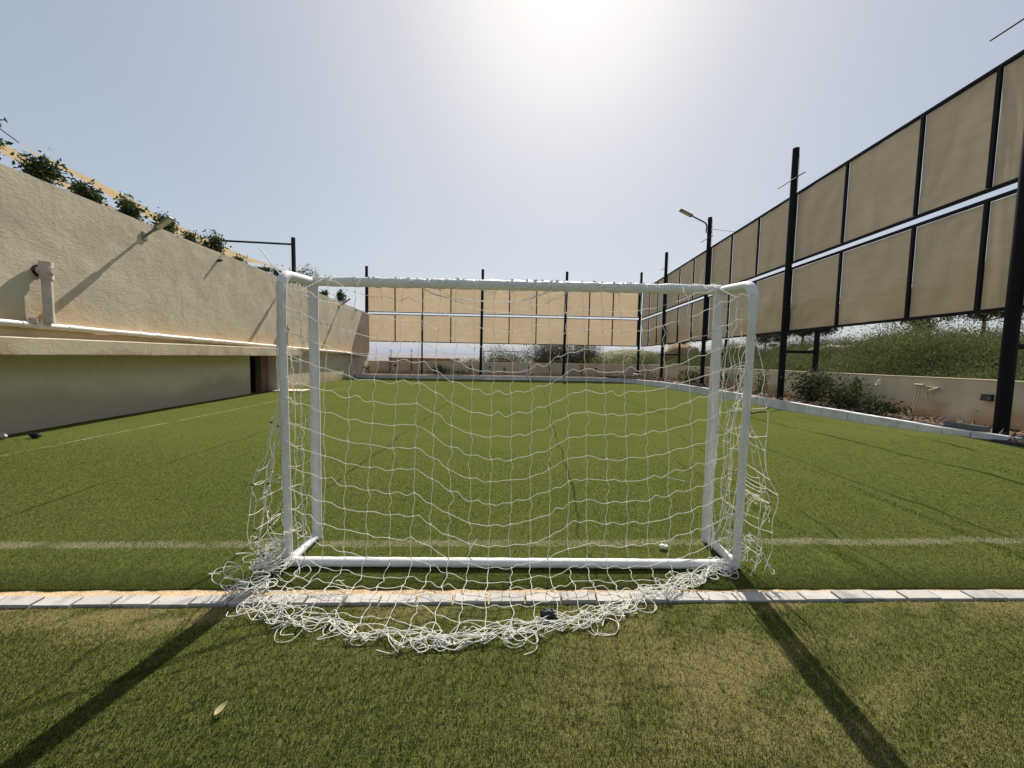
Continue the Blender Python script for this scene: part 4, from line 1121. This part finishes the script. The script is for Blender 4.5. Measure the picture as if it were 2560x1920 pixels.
# ------------------------------------------------------------------ small things along the right wall
def wall_light(y, z, lab):
    t = thing('wall_light', lab, 'light', (8.42, y, z), 'cube lights on the low walls')
    m = MB(); V = np.array([(8.415, y - .07, z - .06), (8.415, y + .07, z - .06), (8.415, y + .07, z + .06), (8.415, y - .07, z + .06), (8.32, y - .07, z - .06), (8.32, y + .07, z - .06), (8.34, y + .07, z + .06), (8.34, y - .07, z + .06)])
    m.add(V, [[[0, 1, 2, 3], [4, 7, 6, 5], [0, 4, 5, 1], [1, 5, 6, 2], [2, 6, 7, 3], [3, 7, 4, 0]]]); m.build('housing', M_BLACKPL, t)
    m = MB(); m.box((8.33, y - .071, z - .01), (.06, .004, .06)); m.build('lens', M_GREYMETAL, t)
wall_light(7.72, .85, 'small black wedge light on cream wall beside the big right pole')
wall_light(10.68, .83, 'small black cube light on cream wall above the climbing bush')
wall_light(16.75, .81, 'tiny black light on the right wall seen between net cords')
wall_light(22.87, .76, 'tiny black light on right wall near the lamp pole')
for x, lab in ((-10.2, 'tiny dark fitting on far wall near its left end'), (-3.35, 'tiny dark fitting on far wall at left post of far goal'), (-.55, 'tiny dark fitting on far wall at right post of far goal'), (4.5, 'tiny dark fitting on far wall toward the right corner')):
    y = 28.97 + .1053 * x; m = MB(); m.bbox((x, y - .03, .68), (.13, .07, .13), None, .01); props(m.build('wall_fitting', M_BLACKPL), lab, 'light', 'cube lights on the low walls')
t = thing('socket_box', 'small white socket box on the right wall above the black cube light', 'socket', (8.42, 10.68, 1.0))
m = MB(); m.bbox((8.40, 10.68, 1.0), (.035, .16, .10), None, .006); m.build('plate', M_WALLTOP, t)
m = MB(); m.bbox((8.38, 10.68, 1.0), (.012, .09, .05), None, .003); m.build('cover', M_BOARD, t)
for y, z, lab in ((11.2, .94, 'little white hook on right wall, left of the socket box'), (10.03, .99, 'little white hook on right wall, right of the socket box'), (14.7, .93, 'tiny white hook on right wall left of second pole')):
    m = MB(); m.tube(catmull(np.array([(8.41, y, z + .05), (8.37, y, z + .04), (8.36, y + .01, z - .03), (8.375, y + .06, z - .07), (8.39, y + .10, z - .06)]), 5), .012, 6); props(m.build('wall_hook', M_WHITEPL, None, True), lab, 'hook', 'hooks on the right wall')
# tap with ropes
t = thing('wall_tap', 'wall tap wound with beige rope and hose on the right wall', 'tap', (8.36, 8.94, .99))
m = MB(); m.tube(np.array([(8.41, 8.94, .99), (8.30, 8.94, .99)]), .02, 8); m.tube(np.array([(8.31, 9.05, 1.0), (8.31, 8.85, 1.0)]), .022, 8); m.build('tap_body', M_ROPE, t, True)
for yy0 in (8.93, 8.99):
    m = MB(); m.tube(catmull(np.array([(8.32, yy0, 1.0), (8.30, yy0 + .01, .75), (8.27, yy0 + .03, .5), (8.2, yy0 + .05, .33)]), 6), .013, 6); m.build('rope', M_ROPE, t, True)
m = MB(); m.tube(catmull(np.array([(8.33, 8.93, .99), (8.38, 8.78, .965), (8.39, 8.62, .955)]), 6), .014, 6); m.tube(catmull(np.array([(8.39, 8.62, .955), (8.36, 8.74, .90), (8.35, 8.80, .84), (8.36, 8.80, .70)]), 6), .02, 6); m.build('hose', M_ROPE, t, True)
# debris at the big right pole
m = MB(); m.bbox((7.22, 6.92, .415), (.06, .62, .09), np.array([[.95, .3, 0], [-.12, .99, -.02], [0, 0, 1]]), .006)
props(m.build('grey_board', M_BOARD), 'grey board lying on the end of the white planter kerb', 'board')
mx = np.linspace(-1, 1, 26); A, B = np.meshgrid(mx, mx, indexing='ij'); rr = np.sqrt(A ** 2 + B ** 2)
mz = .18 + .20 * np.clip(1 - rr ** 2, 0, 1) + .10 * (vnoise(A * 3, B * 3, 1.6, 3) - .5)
props(MB().grid(np.stack([7.45 + A * .62, 6.15 + B * .85, mz], -1)).build('soil_mound', plain('shade_dark_soil', (.03, .026, .023), .9, .5, 8, .9, 30, .03, .15), None, True), 'mound of soil, painted dark for shade, heaped round the foot of the big right pole', 'soil')  # shadow at the pole foot is put into this soil colour
m = MB(); m.tube(catmull(np.array([(7.7, 6.3, .40), (7.95, 6.35, .46), (8.2, 6.1, .40), (8.25, 5.7, .36), (8.1, 5.3, .34)]), 6), .016, 6); props(m.build('garden_hose', M_WHITEPL, None, True), 'white hose curving over the soil behind the big right pole', 'hose')
m = MB(); m.tube(catmull(np.array([(6.9, 28.0, .42), (7.1, 27.2, .40), (7.3, 26.6, .33), (7.35, 26.0, .28)]), 6), .03, 6); props(m.build('garden_hose', M_WHITEPL, None, True), 'curved white pipe in the bed at the far right corner', 'hose')
for (x, y, s, sd, lab) in ((7.5, 18.0, .45, 1, 'dark soil heap round the foot of the lamp pole'), (7.5, 23.7, .35, 2, 'dark soil heap round the foot of the fourth right pole'), (7.5, 29.0, .6, 3, 'dark soil heap in the far right corner of the bed')):
    mz = .15 + .28 * np.clip(1 - rr ** 2, 0, 1) + .10 * (vnoise(A * 3 + sd, B * 3, 1.6, 3) - .5)
    props(MB().grid(np.stack([x + A * s, y + B * s, mz], -1)).build('soil_heap', M_SOIL, None, True), lab, 'soil', 'soil heaps at pole feet')
# dry litter in the beds
n = 2600; q = RNG.random(n)
lx = np.where(q < .8, 7.15 + 1.2 * RNG.random(n), -11 + 17 * RNG.random(n)); ly = np.where(q < .8, 5 + 24 * RNG.random(n) ** .8, 0)
ly = np.where(q < .8, ly, 25 + .106 * lx + 2.8 * RNG.random(n)); lz = np.where(q < .8, .33, .24) + .05 * RNG.random(n)
V, F = leaves(np.stack([lx, ly, lz], -1), .14, 1.0, None, 5.0); V[:, 2] = np.maximum(V[:, 2], .22)
props(raw_mesh('dry_litter', V, [F], M_LITTER, None, False, np.repeat(RNG.random(n), 4)), 'dry twigs and leaf litter on the planter soil', 'litter', kind='stuff')

# planter plants
shrub('climbing_shrub', (7.75, 11.3, .78), (.35, .75, .46), 1500, .085, M_LEAF_DARK, 'tall part of leafy climbing bush beside the second right pole', 'shrub', 301, 20, (7.7, 11.4, .3), .015, None, .3)
shrub('climbing_shrub', (7.7, 9.95, .58), (.33, .62, .30), 900, .085, M_LEAF_DARK, 'lower leafy bush sprawling over the kerb below the cube light', 'shrub', 302, 16, (7.75, 10.0, .3), .012, None, .3)
shrub('climbing_shrub', (7.45, 8.95, .46), (.26, .45, .14), 320, .08, M_LEAF_DARK, 'trailing leafy runner at the right end of the bush', 'shrub', 303, 10, (7.6, 9.3, .3), .01, None, .3)
shrub('climbing_shrub', (8.1, 10.35, .85), (.10, .22, .40), 200, .07, M_LEAF_DARK, 'slender leafy shoot climbing the right wall under the light', 'shrub', 304, 10, (7.9, 10.3, .4), .008, None, .25)
shrub('bed_shrub', (7.75, 20.0, .60), (.40, .55, .32), 520, .11, M_LEAF_DARK, 'round dark shrub in right bed between fourth and lamp poles', 'shrub', 305, 12, (7.75, 20.0, .25))
shrub('bed_shrub', (7.85, 17.1, .80), (.35, .5, .40), 420, .11, M_LEAF_DARK, 'small shrub right of the lamp pole behind the goal post', 'shrub', 306, 10, (7.85, 17.1, .25))
shrub('bed_shrub', (7.9, 14.2, .75), (.2, .3, .45), 220, .09, M_LEAF_DARK, 'upright small shrub left of second pole, behind net', 'shrub', 307, 10, (7.9, 14.2, .25))
shrub('bed_shrub', (-6.6, 26.4, .48), (.75, .4, .32), 800, .12, M_LEAF_DARK, 'rounded dark bush in far bed left of the far goal', 'shrub', 308, 14, (-6.6, 26.4, .2))
shrub('bed_shrub', (-5.2, 26.6, .34), (.5, .3, .16), 240, .11, M_LEAF_DARK, 'low dark plant beside the far goal left post', 'shrub', 309, 10, (-5.2, 26.6, .2))
shrub('bed_shrub', (-11.3, 25.6, .45), (.4, .3, .3), 200, .11, M_LEAF_DARK, 'thin plant in the far left corner of the bed', 'shrub', 310, 10, (-11.3, 25.6, .2))
for k, (x, y, h, lab) in enumerate(((-10.1, 26.6, 1.75, 'bare tall sapling in far bed, leftmost'), (-8.6, 26.7, 1.6, 'leafy tall sapling in far bed beside the thin post'), (-4.6, 27.3, .75, 'short sapling left of the far goal'), (-2.2, 27.6, .6, 'tiny sapling seen through the far goal'), (1.05, 27.6, 1.0, 'sapling right of the far goal'), (3.25, 27.8, 1.2, 'sapling right of the third far pole'), (7.9, 21.9, .9, 'dry reddish sapling in the right bed near the fourth pole'))):
    shrub('sapling', (x, y, .2 + h * .62), (.14, .14, h * .40), 70 if k not in (0, 6) else 22, .10, M_LEAF_SCRUB, lab, 'sapling', 320 + k, 9, (x, y, .15), .014, 'saplings in the planting beds', None, .25)

# ------------------------------------------------------------------ vegetation beyond the walls
def scrub(name, blobs, n, leaf, mat, label, seed):
    rg = np.random.default_rng(seed)
    Vs, Fs, Cs, off_ = [], [], [], 0
    vol = np.array([b[3] * b[4] * b[5] for b in blobs]) ** .67; vol /= vol.sum()
    for b, w in zip(blobs, vol):
        k = int(n * w) + 30
        P, col, _ = clump_pts(b[:3], b[3:6], k, rg, 22, .26)
        V, F = leaves(P, leaf * (b[6] if len(b) > 6 else 1), 0, rg, 3.0)
        Vs.append(V); Fs.append(F + off_); off_ += len(V); Cs.append(np.repeat(np.clip(col + rg.normal() * .10, 0, 1), 4))
    o = raw_mesh(name, np.vstack(Vs), [np.vstack(Fs)], mat, None, False, np.concatenate(Cs))
    return props(o, label, 'scrub', kind='stuff')
rb = []
rg = np.random.default_rng(40)
for y in np.arange(5, 31, 1.5):
    for x, h in ((9.9, .5), (11.2, .8), (12.7, .95), (14.6, 1.0), (17.5, 1.0), (21, 1.0), (25, 1.0)):
        if x > 13 and y < 5: continue
        xx_ = x + rg.normal() * .5; yy_ = y + rg.normal() * .5 + (x - 10) * .3
        zt = float(terrain_h(np.array(xx_), np.array(yy_)))
        hh = h * rg.uniform(.6, 1.15)
        rb.append((xx_, yy_, zt + hh * .55, rg.uniform(1.0, 1.5), rg.uniform(1.0, 1.6), hh * .8))
for x, y, z in ((12.4, 14.3, 1.8), (13.4, 13.6, 1.9), (12.8, 15.6, 1.7), (11.6, 12.2, 1.5)):
    rb.append((x, y, z, 1.5, 1.5, 1.1))
scrub('hillside_scrub', rb, 300000, .08, M_LEAF_SCRUB, 'olive green feathery scrub covering the hillside behind the right wall', 41)
fb = []
for x in np.arange(-7.2, 16, .8):
    y = 31.5 + rg.uniform(0, 2.5); hh = np.interp(x, [-7.2, -5, -1, 3, 8, 16], [.45, .8, 1.0, 1.1, 1.2, 1.5]) * rg.uniform(.7, 1.15)
    fb.append((x, y, .55 + hh * .5, .8, .8, hh * .75))
for x in np.arange(4, 20, 1.1):
    y = 36 + rg.uniform(0, 5); fb.append((x, y, float(terrain_h(np.array(x), np.array(y))) + .6, 1.1, 1.1, .85))
scrub('far_scrub', fb, 36000, .13, M_LEAF_SCRUB, 'low mixed scrub growing behind the far end wall', 42)
# big bushes that stand out
shrub('far_bush', (1.2, 33.5, 1.75), (1.7, 1.3, 1.25), 8000, .13, M_LEAF_EUC, 'large grey green bush behind far wall right of far goal', 'bush', 330, 26, (1.2, 33.5, .2), .05, None, .28)
shrub('far_bush', (3.9, 33.2, 1.75), (1.3, 1.1, 1.1), 5500, .13, M_LEAF_EUC, 'grey green bush behind the third far pole', 'bush', 331, 22, (3.9, 33.2, .2), .05, None, .28)
shrub('far_bush', (-2.8, 32.2, 1.3), (1.5, .9, .9), 3000, .11, M_LEAF_SCRUB, 'tall weedy bush behind the far wall seen through far goal', 'bush', 332, 20, (-2.8, 32.2, .2), .03, None, .3)

def tree(x, y, z0, h, crown, n, leaf, mat, label, seed, spread=1.0):
    rg = np.random.default_rng(seed)
    t = thing('tree', label, 'tree', (x, y, z0), 'trees beyond the right wall')
    c = np.array([x, y, z0 + h * .68]); rad = np.array([crown * spread, crown, h * .36])
    P, col, cc = clump_pts(c, rad, int(n * 3.6), rg, 38, .12)
    V, F = leaves(P, leaf, 0, rg, 2.6); raw_mesh('crown', V, [F], mat, t, False, np.repeat(np.clip(col, 0, 1), 4))
    m = MB(); top = np.array([x + rg.normal() * .2, y, z0 + h * .72])
    m.tube(catmull(np.stack([(x, y, z0 - .3), (x + .12, y, z0 + h * .35), top]), 6), np.linspace(.16, .05, 13) * h / 6, 7)
    for q in cc:
        st = np.array([x + .1, y, z0 + h * rg.uniform(.3, .6)])
        m.tube(catmull(np.stack([st, (st + q) / 2 + rg.normal(size=3) * .15, q]), 4), np.linspace(.05, .015, 9) * h / 6, 5, False)
    m.build('trunk', M_BARK, t, True)
tree(20.5, 22.6, 2.1, 3.9, 2.0, 5200, .15, M_LEAF_EUC, 'loose eucalyptus tree between fence bottom and scrub, left of big pole', 401)
tree(24.5, 23.2, 2.3, 4.6, 2.2, 5600, .15, M_LEAF_EUC, 'eucalyptus tree with bare trunks just left of the big right pole', 402)
tree(29.0, 23.5, 2.4, 4.4, 2.3, 4600, .15, M_LEAF_EUC, 'eucalyptus tree at the photo edge behind the big right pole', 403)
tree(16.8, 26.0, 1.8, 3.6, 2.0, 6500, .15, M_LEAF_EUC, 'dark broad tree above the pale rocks behind the second pole', 404, 1.3)
tree(14.2, 40.0, 1.6, 3.2, 2.4, 6000, .16, M_LEAF_SCRUB, 'dark tree behind the lamp pole near the reddish bank', 405, 1.2)
tree(18.5, 33.0, 1.9, 3.2, 2.2, 5200, .15, M_LEAF_EUC, 'dark tree right behind the goal post on the hillside', 406, 1.3)

# ruined block wall, each block its own piece
bw = thing('block_ruin', 'ruined grey block wall under the fence between goal and second pole', 'wall', (14.6, 25.8, 1.2))
blk = unit_box('block', M_BLOCKWALL, 0.03)
for r_ in range(7):
    for c_ in range(12):
        if r_ > 4 + random.random() * 2.6 - abs(c_ - 6) * .12: continue
        put('block', blk, bw, (13.3 + c_ * .41 + (.2 if r_ % 2 else 0), 25.9 + random.uniform(-.02, .02) - c_ * .05, 1.25 + r_ * .205), (.39, .2, .19), -.12)
for k, (x, y, z, s) in enumerate(((15.6, 21.6, 2.15, .55), (16.5, 21.9, 2.2, .45), (15.0, 21.9, 2.05, .4), (17.3, 22.2, 2.3, .4))):
    lump('boulder', (x, y, z), (s, s * .7, s * .42), M_ROCK, ('largest pale boulder on the hillside right of second pole', 'pale boulder just right of the largest boulder', 'small pale boulder left of the largest boulder', 'rightmost pale boulder, partly under the tree')[k], 'rock', 60 + k, 10, .35)
lump('earth_bank', (12.2, 33.6, 1.75), (1.5, 1.0, 1.0), plain('reddish_earth', (.36, .24, .16), .95, .3, 3, .8, 8, .08, .1), 'bare reddish earth bank behind the right wall by the lamp pole', 'bank', 70, 14, .25)
# distant brown roofline beyond the far wall
m = MB(); m.box((-11.5, 40, .35), (6.5, 3, 1.6)); m.box((-11.5, 40, 1.17), (6.7, 3.2, .05)); props(m.build('flat_roof', plain('brown_roof_render', (.40, .25, .16), .9, .2, 2, .3, 10, .02, .1)), 'flat brown roof edge beyond the far wall at left', 'roof')

# ------------------------------------------------------------------ mountains and haze
def ridge(name, dist, base, top, seed, x0, x1, mat):
    u = np.linspace(x0, x1, 160); w = np.linspace(0, 1, 10)
    U, Wd = np.meshgrid(u, w, indexing='ij')
    prof_ = np.sin(np.pi * Wd) ** 0.8
    hgt = base + (top - base) * prof_ * (0.55 + .6 * vnoise(U / 900 + seed, Wd * 2.5 + seed, 1.0, 5))
    return props(MB().grid(np.stack([U, dist + Wd * 1300 + 0 * U, hgt], -1)).build(name, mat, None, True), kind='structure')
M_MTN = plain('bare_mountain', (.30, .24, .18), .95, .2, .002, .3, .02, 5, .05)
ridge('mountain_range', 4300, -60, 10, 3, -6500, 6500, M_MTN)
ridge('mountain_range', 5800, -60, 50, 7, -7500, 7500, M_MTN)
ridge('mountain_range', 7600, -60, 108, 12, -9000, 9000, M_MTN)
hm, hn, hl_ = nt('haze_air')
pv = hn.new('ShaderNodeVolumePrincipled'); ho = hn.new('ShaderNodeOutputMaterial')
pv.inputs['Color'].default_value = (.52, .63, .90, 1); pv.inputs['Density'].default_value = 1.0e-4
pv.inputs['Anisotropy'].default_value = 0.0
hl_.new(pv.outputs[0], ho.inputs['Volume'])
m = MB(); m.box((0, 0, 46), (25000, 25000, 216)); hz = m.build('haze', hm)
props(hz, 'pale air haze over the whole place', 'haze', kind='stuff')
